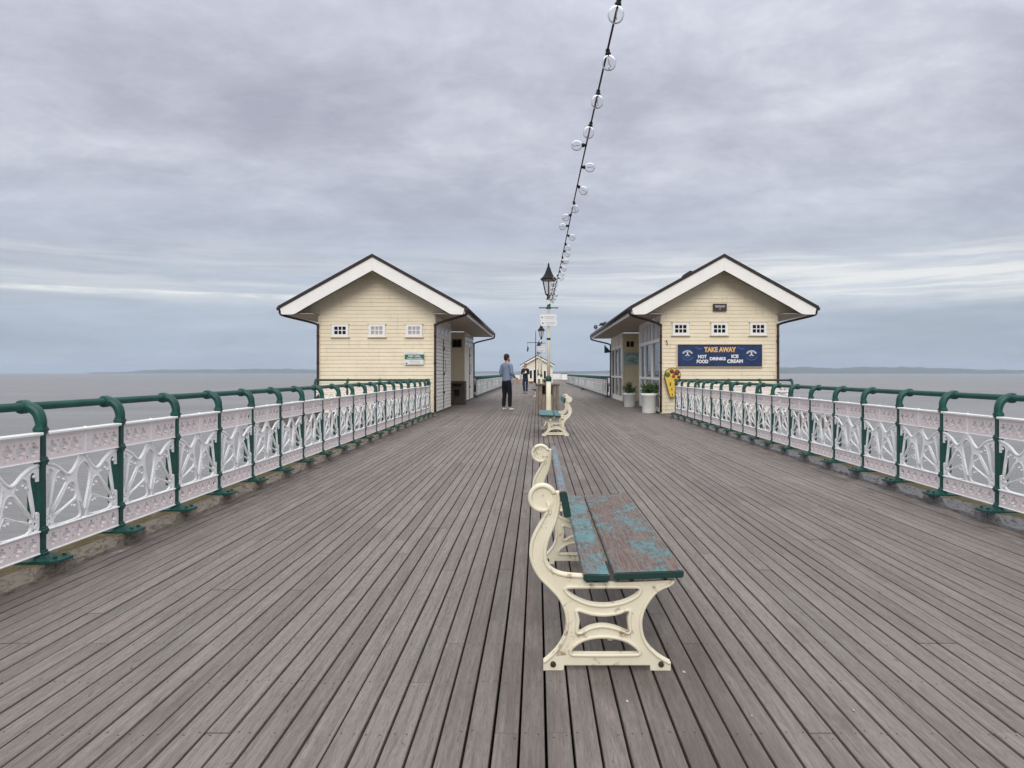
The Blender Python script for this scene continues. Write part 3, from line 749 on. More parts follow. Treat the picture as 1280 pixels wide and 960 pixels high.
# ------------------------------------------------------------------ the two weatherboarded buildings
SLOPE = .555
def building(left):
    inn = 1 if left else -1; cx = -4.78 if left else 5.42
    Y0 = 22.9; YA, YB, YE = (26.9, 32.1, 36.4) if left else (27.6, 33.0, 38.1)
    root = empty('pier_building', (cx, Y0, 0))
    tag(root, 'cream weatherboarded pier building with whitewashed doors on the left of the deck' if left else
        'cream weatherboarded takeaway building with glass shopfront on the right of the deck', 'building', 'cream buildings on the pier')
    X = lambda u: cx + inn * u
    HW = 1.75; ZT = 2.92; ZR = 4.575
    def ub(b, u0, u1, y0, y1, z0, z1): x = sorted((X(u0), X(u1))); return b.box(x[0], x[1], y0, y1, z0, z1)
    # walls
    b = MB()
    b.prism([(X(u), z) for u, z in ((-HW + .01, .0), (HW - .01, 0), (HW - .01, ZT - .01), (HW - .01, ZR - .12 - SLOPE * HW), (0, ZR - .12), (-HW + .01, ZR - .12 - SLOPE * HW))], 'y', Y0 + .02, Y0 + .14)
    ub(b, -HW + .01, -HW + .12, Y0 + .14, YE, 0, ZT)
    ub(b, -HW + .12, HW - .01, YE - .12, YE, 0, ZT)
    ub(b, .30, .40, YA, YB, 0, ZT)
    ub(b, .40, HW - .10, YB + .02, YB + .12, 0, ZT)
    ub(b, -HW + .12, HW - .10, YA - .12, YA - .02, 0, ZT)
    if left:
        ub(b, HW - .10, HW - .02, Y0 + .14, YA, 0, ZT); ub(b, HW - .10, HW - .02, YB, YE - .12, 0, ZT)
    else:
        ub(b, HW - .10, HW - .02, YB + .12, YE - .12, 2.3, ZT)
    b.build('wall', M['cream'], root)
    if not left:      # dim room behind the shop glass
        b = MB(); ub(b, -.4, -.3, Y0 + .2, YA - .15, 0, ZT); ub(b, -.3, HW - .12, Y0 + .16, YA - .14, ZT - .03, ZT - .01); b.build('shop_counter_wall', M['inside'], root)
        b = MB(); ub(b, .3, .7, Y0 + .6, YA - .6, 0, 1.0); b.build('counter', M['inside'], root)
        b = MB(); ub(b, .5, .52, YB + .2, YE - .2, 0, ZT); b.build('inner_wall', M['inside'], root)
    # front weatherboards, each its own board; the gable boards follow the roof
    P = .114; j = 0
    while True:
        za, zb = j * P + .01, (j + 1) * P + .008
        lim = lambda z: min(HW - .06, (ZR - .14 - z) / SLOPE)
        wa, wb = lim(za), lim(zb)
        if wb < .12: break
        cut = random.choice((None, None, None, random.uniform(-.7, .7))) if wb > 1.0 else None
        for (ca, cb) in (((None, cut - .0008), (cut + .0008, None)) if cut is not None else ((None, None),)):
            b = bmesh.new(); v = []
            ext = lambda wd: (-wd if ca is None else ca, wd if cb is None else cb)
            jt = random.uniform(-.0015, .0015)
            for (z, wd, yo) in ((za, wa, .024 + jt), (zb, wb, .009)):
                for x_ in ext(wd): v.append((cx + x_, Y0 + .021 - yo, z))
            for (z, wd) in ((za, wa), (zb, wb)):
                for x_ in ext(wd): v.append((cx + x_, Y0 + .022, z))
            V = [b.verts.new(Vector(p) - Vector((cx, Y0, 0))) for p in v]
            for f in ((0, 1, 3, 2), (4, 6, 7, 5), (0, 4, 5, 1), (2, 3, 7, 6), (0, 2, 6, 4), (1, 5, 7, 3)): b.faces.new([V[i] for i in f])
            bmesh.ops.recalc_face_normals(b, faces=b.faces)
            me = bpy.data.meshes.new('weatherboard'); b.to_mesh(me); b.free(); me.materials.append(M['cream'])
            put('weatherboard', me, root)
        j += 1
    for sx in (-1, 1):
        b = MB(); b.bbox(cx + sx * (HW - .03) - .032, cx + sx * (HW - .03) + .032, Y0 - .022, Y0 + .03, .0, ZT, .004); b.build('corner_board', M['cream'], root)
    # roof
    b = MB(); b.prism([(cx - 2.74, 3.055), (cx - 2.74, 3.15), (cx, ZR + .095), (cx + 2.74, 3.15), (cx + 2.74, 3.055), (cx, ZR)], 'y', 22.22, YE + .55)
    rf = b.build('roof', M['roof'], root)
    b = MB(); b.prism([(cx - 2.60, 3.06), (cx, ZR - .02), (cx + 2.60, 3.06), (cx + 2.60, 3.04), (cx, ZR - .06), (cx - 2.60, 3.04)], 'y', 22.32, Y0 + .13)
    b.build('gable_lining', M['dark_trim'], rf)
    for sx in (-1, 1):
        q = [(.0015, ZR - .385), (1.9, ZR - .385 - SLOPE * 1.9), (2.18, 2.968), (2.27, 2.925), (2.34, 2.912), (2.62, 2.912), (2.665, 3.06), (2.665, 3.09), (.0015, ZR - .002)]
        b = MB(); b.prism([(cx + sx * u, z) for u, z in q], 'y', 22.25, 22.30); b.build('bargeboard', M['barge'], root)
        b = MB(); b.prism([(cx + sx * u, z) for u, z in ((.0015, ZR - .386), (1.9, ZR - .386 - SLOPE * 1.9), (2.2, 2.958), (2.2, 2.935), (1.9, ZR - .412 - SLOPE * 1.9), (.0015, ZR - .412))], 'y', 22.262, 22.315)
        b.build('bargeboard_shade_strip', M['dark_trim'], root)  # dark strip standing in for the soffit shade along the board's lower edge
        b = MB(); b.prism([(cx + sx * (HW - .05), 2.968), (cx + sx * 2.62, 2.968), (cx + sx * 2.62, 3.03), (cx + sx * (HW - .05), ZR - .075 - SLOPE * (HW - .05))], 'y', Y0 - .035, Y0 + .02); b.build('eaves_box_end', M['cream'], root)
        # eaves: fascia, boarded soffit, gutter
        b = MB(); b.box(*sorted((cx + sx * 2.645, cx + sx * 2.668)), 22.31, YE + .5, 2.93, 3.075); b.build('eaves_fascia', M['barge'], root)
        u_in = HW - .02
        for k in range(6):
            ua, uc = u_in + k * (2.64 - u_in) / 6, u_in + (k + 1) * (2.64 - u_in) / 6 - .008
            b = MB(); b.box(*sorted((cx + sx * ua, cx + sx * uc)), 22.32, YE + .5, 2.935, 2.95); b.build('soffit_board', M['soffit'], root)
        b = MB(); b.box(*sorted((cx + sx * u_in, cx + sx * 2.64)), 22.33, YE + .49, 2.955, 2.965); b.build('eaves_lining', M['dark_trim'], root)
        b = MB(); gx = cx + sx * 2.725
        b.tube([(gx, 22.24, 3.075), (gx, YE + .54, 3.075)], .055, 10); b.build('gutter', M['gutter'], root)
        for yy in ((22.42, Y0 - .062), (YE + .4, YE + .05)):
            if sx * inn < 0 and yy[0] > 30: continue
            b = MB(); wx = cx + sx * (HW + .028)
            if yy[0] < 30:
                wx = cx + sx * (HW - .005); b.tube(catmull([(gx, yy[0], 3.05), (gx, yy[0], 2.96), (gx - sx * .12, yy[0] + .05, 2.885), (wx + sx * .12, yy[1] - .02, 2.70), (wx, yy[1], 2.60), (wx, yy[1], 2.45), (wx, yy[1], .05)], 4, False), .036, 10)
                for zz in (.5, 1.5, 2.3): b.tube([(wx, yy[1], zz), (wx, yy[1], zz + .04)], .046, 10)
            else:
                b.tube(catmull([(gx, yy[0], 3.05), (gx, yy[0], 2.94), (gx - sx * .10, yy[0], 2.86), (wx + sx * .12, yy[1], 2.66), (wx, yy[1], 2.55), (wx, yy[1], 2.4), (wx, yy[1], .05)], 4, False), .036, 10)
            b.build('downpipe', M['pipe'] if yy[0] < 30 else M['gutter'], root)
    # recess ceiling boards
    b = MB(); ub(b, .40, HW - .03, YA, YB, 2.945, 2.955); b.build('recess_ceiling', M['soffit'], root)
    # three little six-pane windows in the front
    px = (425, 471, 517.5) if left else (851, 899.5, 948)
    for k, p in enumerate(px):
        wx = (p - 671.5) * 22.85 / 960; zc_ = CAM_H + (466 - (413 if left else 411)) * 22.85 / 960
        w2, h2 = .245, .185
        fr = MB()
        for xa, xb, za, zb in ((-w2, -w2 + .075, -h2, h2), (w2 - .075, w2, -h2, h2), (-w2 + .075, w2 - .075, h2 - .07, h2), (-w2 + .075, w2 - .075, -h2, -h2 + .07)):
            fr.box(wx + xa, wx + xb, Y0 - .055, Y0 + .02, zc_ + za, zc_ + zb)
        o = fr.build('window', M['frame_white'], root)
        s = MB(); s.bbox(wx - w2 - .04, wx + w2 + .04, Y0 - .075, Y0 + .01, zc_ - h2 - .028, zc_ - h2 - .002, .004); s.build('sill', M['cream'], o)
        h = MB(); h.bbox(wx - w2 - .03, wx + w2 + .03, Y0 - .065, Y0 + .01, zc_ + h2 + .002, zc_ + h2 + .022, .004); h.build('head_trim', M['cream'], o)
        iw, ih = w2 - .075, h2 - .07
        gz = MB()
        for q in (-1, 1): gz.box(wx + q * iw / 3 - .013, wx + q * iw / 3 + .013, Y0 - .050, Y0 - .02, zc_ - ih, zc_ + ih)
        gz.box(wx - iw, wx + iw, Y0 - .0485, Y0 - .021, zc_ - .012, zc_ + .012); gz.build('glazing_bar', M['frame_white'], o)
        pm = M['pane_dark'] if (not left or k == 0) else M['pane_grey']
        for r in (-1, 1):
            for c in (-1, 0, 1):
                g = MB(); g.box(wx + c * iw * 2 / 3 - iw / 3 + .004, wx + c * iw * 2 / 3 + iw / 3 - .004, Y0 - .034, Y0 - .028, zc_ + r * ih / 2 - ih / 2 + .003, zc_ + r * ih / 2 + ih / 2 - .003)
                g.build('pane', pm, o)
    # far wall of the recess: cream boards facing us, small window high up
    for j in range(26):
        za, zb = j * .112 + .01, (j + 1) * .112 + .006
        b = MB(); b.prism([(YB + .02, za), (YB - .004, za), (YB + .010, zb), (YB + .02, zb)], 'x', *sorted((X(.42), X(HW - .05)))); b.build('weatherboard', M['cream'], root)
    b = MB(); ub(b, HW - .07, HW - .005, YB - .012, YB + .06, 0, ZT); b.build('corner_board', M['cream'], root)
    wq = X(HW - .32)
    b = MB(); b.box(wq - .2, wq + .2, YB - .03, YB + .01, 2.28, 2.62); o = b.build('window', M['dark_trim'] if left else M['cream'], root)
    for c in (-1, 1):
        g = MB(); g.box(wq + c * .085 - .07, wq + c * .085 + .07, YB - .038, YB - .031, 2.33, 2.57); g.build('pane', M['pane_dark'], o)
    # walls facing the deck
    if left:
        for (ya, yb, yd) in ((Y0 + .02, YA, 24.76), (YB + .02, YE, 34.25)):
            for j in range(20):
                za, zb = .06 + j * .112, .06 + (j + 1) * .112 - .010
                for (p, q) in ((ya, yd - .05), (yd + .05, yb)):
                    b = MB(); b.prism([(X(HW - .021), za), (X(HW + .015), za), (X(HW - .004), zb), (X(HW - .021), zb)], 'y', p, q); b.build('weatherboard', M['whitewash'], root)
            b = MB(); ub(b, HW - .021, HW + .016, ya, yb, 2.30, 2.37); b.build('transom', M['whitewash'], root)
            b = MB(); ub(b, HW - .021, HW + .012, ya, yb, 2.80, 2.93); b.build('head_board', M['whitewash'], root)
            nW = 4; st = (yb - ya) / nW
            for k in range(nW):
                b = MB(); ub(b, HW - .021, HW + .008, ya + k * st + .002, ya + (k + 1) * st - .002, 2.372, 2.798)
                o = b.build('window', M['whitewash'], root)
                g = MB(); ub(g, HW + .0085, HW + .014, ya + k * st + .17, ya + (k + 1) * st - .17, 2.42, 2.75); g.build('pane', M['pane_grey'], o)
            # dark strip standing in for the dark door gap in each run, with hinges
            b = MB(); ub(b, HW - .021, HW + .022, yd - .045, yd + .045, .06, 2.295); d = b.build('door_gap_strip', M['dark_trim'], root)
            for zz in (.55, 1.15, 1.95):
                g = MB(); ub(g, HW + .0225, HW + .05, yd - .05, yd + .05, zz, zz + .09); g.build('hinge', M['black'], d)
            for (p, q) in ((yd + .2, yb - .35),):
                b = MB(); ub(b, HW + .010, HW + .022, p + .35, p + .75, 1.25, 1.65); b.build('notice', M['pane_grey'], root)
            b = MB(); ub(b, HW - .021, HW + .02, ya, yb, .002, .058); b.build('plinth', M['bin_dark'], root)
    else:
        ya, yb = Y0 + .03, YA
        posts = (ya + .06, 24.62, 26.15, 27.25, yb - .05)
        b = MB()
        for yy in posts: ub(b, HW - .09, HW + .012, yy - .055, yy + .055, .04, 2.90)
        for z0, z1 in ((2.15, 2.26), (2.80, 2.92), (1.0, 1.08), (.04, .16)):
            for p, q in zip(posts, posts[1:]): ub(b, HW - .085, HW + .006, p + .056, q - .056, z0, z1)
        sf = b.build('shopfront', M['frame_white'], root)
        for i, (p, q) in enumerate(zip(posts, posts[1:])):
            for z0, z1 in ((.161, .999), (1.081, 2.149)):
                g = MB(); ub(g, HW - .05, HW - .044, p + .056, q - .056, z0, z1); g.build('pane', M['glass'], sf)
        for k in range(6):
            st = (yb - ya - .1) / 6
            g = MB(); ub(g, HW - .05, HW - .042, ya + .05 + k * st + .04, ya + .05 + (k + 1) * st - .04, 2.261, 2.799); g.build('upper_panel', M['pane_blue'], sf)
            g = MB(); ub(g, HW - .086, HW + .009, ya + .05 + k * st - .03, ya + .05 + k * st + .03, 2.261, 2.799); g.build('upper_mullion', M['frame_white'], sf)
        # far section: tall glazed doors between white posts
        ya, yb = YB + .06, YE
        b = MB(); ps = [ya + .1, ya + 1.75, ya + 3.3, yb - .12]
        for yy in ps: ub(b, HW - .09, HW + .012, yy - .07, yy + .07, .04, 2.90)
        for z0, z1 in ((2.36, 2.44), (2.8, 2.92), (1.0, 1.08), (.04, .2)):
            for p, q in zip(ps, ps[1:]): ub(b, HW - .085, HW + .006, p + .071, q - .071, z0, z1)
        sf = b.build('glazed_door', M['frame_white'], root)
        for p, q in zip(ps, ps[1:]):
            for z0, z1 in ((.201, .999), (1.081, 2.359), (2.441, 2.799)):
                g = MB(); ub(g, HW - .05, HW - .044, p + .071, q - .071, z0, z1); g.build('pane', M['glass'], sf)
        b = MB(); ub(b, HW - .03, HW + .04, YB - .02, YE, .0, .038); b.build('step', M['cream'], root)
        # low vent on the roof slope, wall hooks
        b = MB(); xv = cx - .86; zv = ZR + .095 - .86 * SLOPE
        b.prism([(xv - .15, zv - .11), (xv - .11, zv + .01), (xv + .06, zv + .115), (xv + .13, zv + .10), (xv + .14, zv + .05)], 'y', 23.2, 23.6); b.build('roof_vent', M['roof'], root)
        for p in (833, 971):
            wx = (p - 671.5) * 22.85 / 960; b = MB(); b.tube(catmull([(wx, Y0, 2.17), (wx, Y0 - .08, 2.17), (wx + .02, Y0 - .1, 2.1), (wx + .03, Y0 - .06, 2.05)], 4, False), .012, 6); b.build('hook', M['black'], root)
        b = MB(); b.ball((X(HW + .14), Y0 + .28, 2.84), .055, 12, 8); b.build('eaves_lamp', M['sign_white'], root)
    return root
bl = building(True); br = building(False)

# ================================================================== OBJECTS
# ------------------------------------------------------------------ benches
K1 = .000889
def zx(p): return ((p[0] - 108) * K1, (915 - p[1]) * K1)
OUT = [(108, 915), (108, 915), (108, 878), (108, 878), (128, 862), (168, 822), (200, 772), (214, 722), (215, 676), (204, 628), (178, 578), (140, 536), (96, 492), (64, 442), (48, 386), (52, 330), (70, 282), (94, 238), (112, 205), (124, 178), (126, 160), (118, 148), (118, 148), (138, 120), (158, 96), (172, 92), (172, 92), (176, 130), (172, 170), (160, 222), (140, 270), (122, 316), (112, 362), (114, 408), (132, 444), (166, 466), (214, 478), (296, 484), (296, 484), (300, 514), (300, 514), (500, 512), (706, 502), (706, 502), (690, 520), (634, 546), (596, 586), (568, 634), (554, 690), (560, 750), (584, 802), (630, 848), (668, 872), (690, 884), (690, 884), (690, 915), (690, 915), (602, 915), (602, 915), (600, 890), (600, 890), (198, 890), (198, 890), (196, 915), (196, 915)]
HOLES = [[(205, 545), (212, 534), (230, 531), (380, 530), (530, 530), (550, 534), (554, 548), (536, 574), (486, 600), (430, 614), (380, 618), (320, 612), (264, 592), (222, 566)],
         [(256, 646), (264, 638), (280, 640), (326, 654), (380, 659), (436, 654), (484, 640), (500, 638), (506, 648), (501, 684), (506, 728), (500, 744), (484, 742), (440, 724), (380, 712), (322, 722), (284, 742), (266, 744), (258, 732), (264, 686)],
         [(229, 826), (244, 804), (286, 776), (336, 763), (390, 760), (446, 766), (496, 782), (534, 808), (550, 830), (544, 842), (520, 845), (390, 846), (256, 845), (234, 842)]]
XZ = Matrix(((1, 0, 0, 0), (0, 0, -1, 0), (0, 1, 0, 0), (0, 0, 0, 1)))
def bench_frame_mesh():
    out = [zx(p) for p in catmull([(*p, 0) for p in OUT], 4)]
    holes = [[zx(p) for p in catmull([(*p, 0) for p in h], 3)] for h in HOLES]
    me = flat_mesh('frame', [out] + holes, .024, .003)
    b = MB(); b.addmesh(me, XZ); bpy.data.meshes.remove(me)
    for f in b.b.faces: f.smooth = False
    def rim(lp, r=.0075, inset=0., closed=True):
        for yy in (-.012, .012):
            pts = [(p[0], yy, p[1]) for p in lp]
            if closed: pts.append(pts[0])
            b.tube(pts, r, 6, not closed)
    for h in holes: rim(h, .0085)
    L = [zx(p) for p in catmull([(*p, 0) for p in OUT[2:21]], 4, False)]
    rim(L, .0075, closed=False)
    L = [zx(p) for p in catmull([(*p, 0) for p in OUT[25:38]], 4, False)]
    rim(L, .0085, closed=False)
    L = [zx(p) for p in catmull([(*p, 0) for p in OUT[42:54]], 4, False)]
    rim(L, .0075, closed=False)
    # rolled scroll: a dished disc with a raised rim, its hook curling into the stem
    c = zx((101, 121)); rr = 57 * K1
    t = MB(); t.lathe([(0, -.016), (rr, -.016), (rr + .003, 0), (rr, .016), (rr * .86, .016), (rr * .80, .010), (0, .010)], 28, (0, 0, 0), False); m = t.mesh('t', M['black'])
    b.addmesh(m, Matrix.Translation((c[0], 0, c[1])) @ Matrix.Rotation(R(90), 4, 'X')); bpy.data.meshes.remove(m)
    sp = [(c[0] + rr * math.cos(R(a)), c[1] + rr * math.sin(R(a))) for a in range(20, 300, 12)]
    sp += [zx((132, 160)), zx((128, 138))]
    rim(sp, .0095, closed=False)
    rim([zx(p) for p in catmull([(128, 138, 0), (134, 150, 0), (138, 175, 0), (134, 196, 0)], 4, False)], .006, closed=False)
    return b.mesh('side_frame', M['bench_iron'])
BF = bench_frame_mesh()
FB = []
for px_ in (150, 648):
    q = zx((px_, 886)); u = MB(); u.lathe([(.012, 0), (.012, .008), (.007, .011)], 8); m = u.mesh('t', M['black'])
    t = MB(); t.addmesh(m, Matrix.Translation((q[0], -.012, q[1])) @ Matrix.Rotation(R(90), 4, 'X')); bpy.data.meshes.remove(m)
    FB.append(t.mesh('foot_bolt', M['nail']))
def slat(pts, y0, y1, mat, name, root, endmat=True, segs=1):
    b = MB(); b.prism(pts, 'y', y0, y1)
    bmesh.ops.bevel(b.b, geom=list(b.b.edges), offset=.004, segments=2, affect='EDGES')
    me = b.mesh(name, [mat, M['plank_end']])
    for p in me.polygons:
        if p.normal.y < -.8 or p.normal.y > .8: p.material_index = 1
    return put(name, me, root)
def bench(label, loc, rz, mats):
    root = tag(empty('bench', loc, rz), label, 'bench', 'cast iron benches down the middle of the pier')
    for yy in (.012, 1.76):
        fr = put('side_frame', BF, root, (0, yy, 0))
        for m in FB: put('foot_bolt', m, fr)
    y0, y1 = -.035, 1.96
    slat([(.160, .374), (.266, .372), (.266, .402), (.160, .404)], y0, y1, mats[0], 'seat_slat', root)
    slat([(.285, .378), (.566, .388), (.568, .418), (.285, .408)], y0, y1, mats[1], 'seat_slat', root)
    slat([(.083, .628), (.112, .634), (.092, .738), (.061, .735)], y0 + .01, y1, mats[2], 'back_slat', root)
    b = MB()
    for x, z in ((.20, .362), (.42, .364)): b.tube([(x, .02, z), (x, 1.75, z)], .010, 8)
    put('tie_rod', b.mesh('tie_rod', M['bench_iron']), root)
    b = MB()
    for x in (.21, .36, .50):
        for yy in (.012, 1.76): b.lathe([(.009, .352), (.009, .375)], 6, (x, yy, 0), False)
    put('seat_bolt', b.mesh('seat_bolt', M['nail']), root); return root
bench('nearest bench with cream scrolled iron frame and peeling teal and red seat slats', (.028, 3.15, 0), 0, (M['seat_half'], M['seat_worn'], M['seat_back']))
bench('middle bench with cream iron frame and teal seat facing left below the first lamp post', (.61, 16.60, 0), PI, (M['seat_teal'], M['seat_teal'], M['seat_teal']))
bench('distant bench half hidden beside the farther litter bin', (.30, 40.2, 0), PI, (M['seat_teal'], M['seat_teal'], M['seat_teal']))

# ------------------------------------------------------------------ lamp posts
def lamp(loc, label):
    root = tag(empty('lamp_post', loc), label, 'lamp post', 'lamp posts down the middle of the pier')
    b = MB(); b.lathe([(.11, 0), (.11, .05), (.085, .08), (.075, .12), (.068, .16), (.060, .20), (.056, .6), (.054, 1.04)], 16)
    put('lower_post', b.mesh('lower_post', M['lamp_cream']), root)
    b = MB(); b.lathe([(.058, 1.03), (.066, 1.045), (.066, 1.12), (.052, 1.14), (.04, 1.15)], 16); put('collar', b.mesh('collar', M['green']), root)
    b = MB(); b.lathe([(.037, 1.13), (.034, 1.9), (.030, 2.62), (.042, 2.64), (.042, 2.655)], 14); put('upper_post', b.mesh('upper_post', M['lamp_cream']), root)
    b = MB(); b.lathe([(.036, 1.955), (.043, 1.96), (.043, 1.995), (.036, 2.0)], 14); put('band', b.mesh('band', M['black']), root)
    b = MB(); b.tube([(-.20, 0, 2.675), (.20, 0, 2.675)], .012, 8); b.ball((-.20, 0, 2.675), .016, 8, 6); b.ball((.20, 0, 2.675), .016, 8, 6)
    b.lathe([(.03, 2.64), (.055, 2.655), (.055, 2.69), (.035, 2.71), (.03, 2.74)], 12); b.ball((.02, -.02, 2.74), .03, 8, 6)
    put('ladder_bar', b.mesh('ladder_bar', M['green']), root)
    b = MB(); b.lathe([(.025, 2.73), (.04, 2.76), (.03, 2.80), (.045, 2.83), (.03, 2.86)], 12); put('neck', b.mesh('neck', M['frame_white']), root)
    # lantern: square, tapering downwards
    ln = put('lantern', MB().lathe([(.045, 2.855), (.05, 2.86), (.042, 2.90), (.030, 2.92), (.052, 2.955), (.075, 2.97), (.075, 2.98)], 8).mesh('lantern', M['black']), root)
    n = 6; rb, rt, zb, zt = .072, .145, 2.975, 3.275
    b = MB()
    for k in range(n):
        a = 2 * PI * (k + .5) / n; b.tube([(rb * math.cos(a), rb * math.sin(a), zb), (rt * math.cos(a), rt * math.sin(a), zt)], .0115, 6)
    b.lathe([(rt + .004, zt), (rt + .012, zt + .005), (rt + .012, zt + .022), (rt, zt + .025)], n)
    put('lantern_frame', b.mesh('lantern_frame', M['black']), ln)
    b = MB()
    for k in range(n):
        a, c = 2 * PI * (k + .5) / n, 2 * PI * (k + 1.5) / n
        b.b.faces.new([b.b.verts.new(p) for p in ((rb * math.cos(a), rb * math.sin(a), zb), (rb * math.cos(c), rb * math.sin(c), zb), (rt * math.cos(c), rt * math.sin(c), zt), (rt * math.cos(a), rt * math.sin(a), zt))])
    put('lantern_pane', b.mesh('lantern_pane', M['lantern_glass']), ln)
    b = MB(); b.lathe([(.012, 3.0), (.028, 3.03), (.032, 3.10), (.02, 3.16), (.01, 3.2)], 10); put('lamp_bulb', b.mesh('lamp_bulb', M['sign_white']), ln)
    b = MB(); b.lathe([(.17, 3.298), (.185, 3.305), (.182, 3.325), (.135, 3.365), (.092, 3.43), (.062, 3.50), (.045, 3.555), (.038, 3.57), (.030, 3.59), (.018, 3.615), (.026, 3.635), (.012, 3.66), (.003, 3.70)], 12)
    put('lantern_cap', b.mesh('lantern_cap', M['black']), ln)
    b = MB(); b.lathe([(.150, 3.277), (.168, 3.284), (.168, 3.298), (.15, 3.30)], 12); put('cap_rim', b.mesh('cap_rim', M['brass']), ln)
    return root
def boards(loc, label):
    root = tag(empty('notice_boards', loc), label, 'sign', 'white notice boards on the lamp posts')
    for z0, z1, xa, xb in ((2.395, 2.52, -.19, .175), (2.265, 2.388, -.175, .19)):
        b = MB(); b.bbox(xa, xb, -.062, -.048, z0, z1, .003); bd = put('board', b.mesh('board', M['sign_white']), root)
        b = MB(); b.box(xa + .09, xb - .03, -.0645, -.0622, z0 + .068, z0 + .082)
        b.box(xa + .12, xb - .06, -.0645, -.0622, z0 + .038, z0 + .050); put('faded_print', b.mesh('faded_print', M['sign_line']), bd)
        t = MB(); t.lathe([(.016, 0), (.016, .004)], 12); m = t.mesh('t', M['black']); q = MB(); q.addmesh(m, Matrix.Translation((xa + .045, -.0625, (z0 + z1) / 2)) @ Matrix.Rotation(R(90), 4, 'X')); put('black_dot', q.mesh('black_dot', M['black']), bd)
    b = MB(); b.bbox(-.02, .02, -.047, .038, 2.28, 2.50, .003); put('clamp', b.mesh('clamp', M['frame_white']), root)
LP = [(.255, 17.2), (.20, 37.7), (.13, 58.2), (.13, 78.7)]
lab = ['nearest lamp post, black lantern on a cream pole behind the middle bench', 'second lamp post seen just left of the nearest lamp pole', 'third lamp post, small lantern cap above the far notice boards', 'farthest lamp post in front of the distant pavilion']
L0 = lamp((*LP[0], 0), lab[0])
for (x, y), q in zip(LP[1:], lab[1:]):
    c = copy_tree(L0); c.location = (x, y, 0); c['label'] = q
lb = copy_tree(L0); lb.location = (.42, -3.3, 0); lb['label'] = 'lamp post behind the camera that holds the near end of the bulb string'
boards((*LP[0], 0), 'two white notice boards on the nearest lamp post below its green bar')
boards((*LP[1], 0), 'two white notice boards on the second lamp post above the pavilion roof')

# ------------------------------------------------------------------ string of bulbs
def wire(y):
    t = (y + 3.3) / 20.5; return Vector((.258 + (.0019 if y < 6 else .0005) * (y - 6) ** 2, y, 2.418 + .0041 * (y - 6.95) ** 2))
root = tag(empty('string_light', (0, 0, 0)), 'sagging black cable of clear round bulbs overhead leading to the nearest lamp post', 'string light')
b = MB(); b.tube([wire(-3.25 + 20.4 * k / 80) for k in range(81)], .0042, 6); put('cable', b.mesh('cable', M['black']), root)
SOCK = MB().lathe([(.005, .004), (.009, .0), (.0085, -.011), (.0115, -.014), (.0115, -.021), (.009, -.024)], 10).mesh('socket', M['black'])
t = MB(); t.lathe([(.010, -.031), (.015, -.036), (.023, -.043), (.0275, -.054), (.0285, -.064), (.0265, -.075), (.020, -.085), (.010, -.0905), (.002, -.092)], 18); bmesh.ops.translate(t.b, vec=(0, 0, .010), verts=t.b.verts); BULB = t.mesh('bulb', M['bulb'])
t = MB(); t.tube([(0, 0, -.036), (0, 0, -.055), (.006, 0, -.066), (-.006, 0, -.074), (.005, 0, -.082)], .0016, 5); FIL = t.mesh('filament', M['brass'])
rolls = {0: 12, 1: -6, 2: 5, 3: 14, 4: 92, 5: -88, 6: -50, 7: -8, 8: 60, 9: 80, 10: -70, 11: -30}
k = 0; yb = 2.62
ys_ = [2.62, 3.0, 3.4, 3.8, 4.15, 4.56, 4.98] + [5.42 + .42 * i for i in range(28)]
for i, y in enumerate([2.62 - .41 * j for j in range(12, 0, -1)] + ys_):
    if y > 16.9: break
    j = i - 12; rl = rolls.get(j, random.uniform(-95, 95) if j > 0 else random.uniform(-20, 20))
    bo = put('bulb', BULB, root, wire(y), (R(random.uniform(-14, 14)), R(rl), R(random.uniform(-10, 10))))
    put('socket', SOCK, bo); put('filament', FIL, bo)

# ------------------------------------------------------------------ litter bins
def bin_(loc, label, dark, front):
    root = tag(empty('litter_bin', loc), label, 'litter bin', 'timber litter bins')
    m = M['bin_dark'] if dark else M['bin_wood']; w2 = .30 if not dark else .27; H = .90
    for x in (-1, 1):
        for y in (-1, 1):
            b = MB(); b.bbox(x * w2 - .032, x * w2 + .032, y * w2 - .032, y * w2 + .032, 0, H - .05, .005); put('corner_post', b.mesh('corner_post', m), root)
    n = 5
    for y in (-1, 1):
        for k in range(n):
            st = (2 * w2 - .07) / n; xa = -w2 + .035 + k * st
            zt = H - .06 if (y > 0 or k in (0, n - 1)) else (H - .30 if not dark else H - .06)
            b = MB(); b.bbox(xa + .004, xa + st - .004, y * w2 - .012, y * w2 + .012, .04, zt, .003); put('slat', b.mesh('slat', m), root)
    for x in (-1, 1):
        for k in range(n):
            st = (2 * w2 - .07) / n; ya = -w2 + .035 + k * st
            b = MB(); b.bbox(x * w2 - .012, x * w2 + .012, ya + .004, ya + st - .004, .04, H - .06, .003); put('slat', b.mesh('slat', m), root)
    b = MB(); b.box(-w2 + .03, w2 - .03, -w2 + .03, w2 - .03, .03, H - .32 if not dark else H - .1); put('liner', b.mesh('liner', M['black']), root)
    b = MB(); b.bbox(-w2 - .045, w2 + .045, -w2 - .045, w2 + .045, H - .05, H, .008); put('lid', b.mesh('lid', M['bin_dark']), root)
    if dark:
        b = MB(); b.bbox(-.17, .17, -w2 - .03, -w2 - .0125, .70, .80, .003); put('slot', b.mesh('slot', M['black']), root)
        b = MB(); b.bbox(-.095, .095, -w2 - .026, -w2 - .0125, .33, .58, .003); put('hatch', b.mesh('hatch', M['black']), root)
    return root
bin_((.295, 22.3, 0), 'weathered timber litter bin just behind the nearest lamp post', False, 1)
bin_((.38, 38.6, 0), 'farther timber litter bin partly hidden by the nearer one', False, 1)
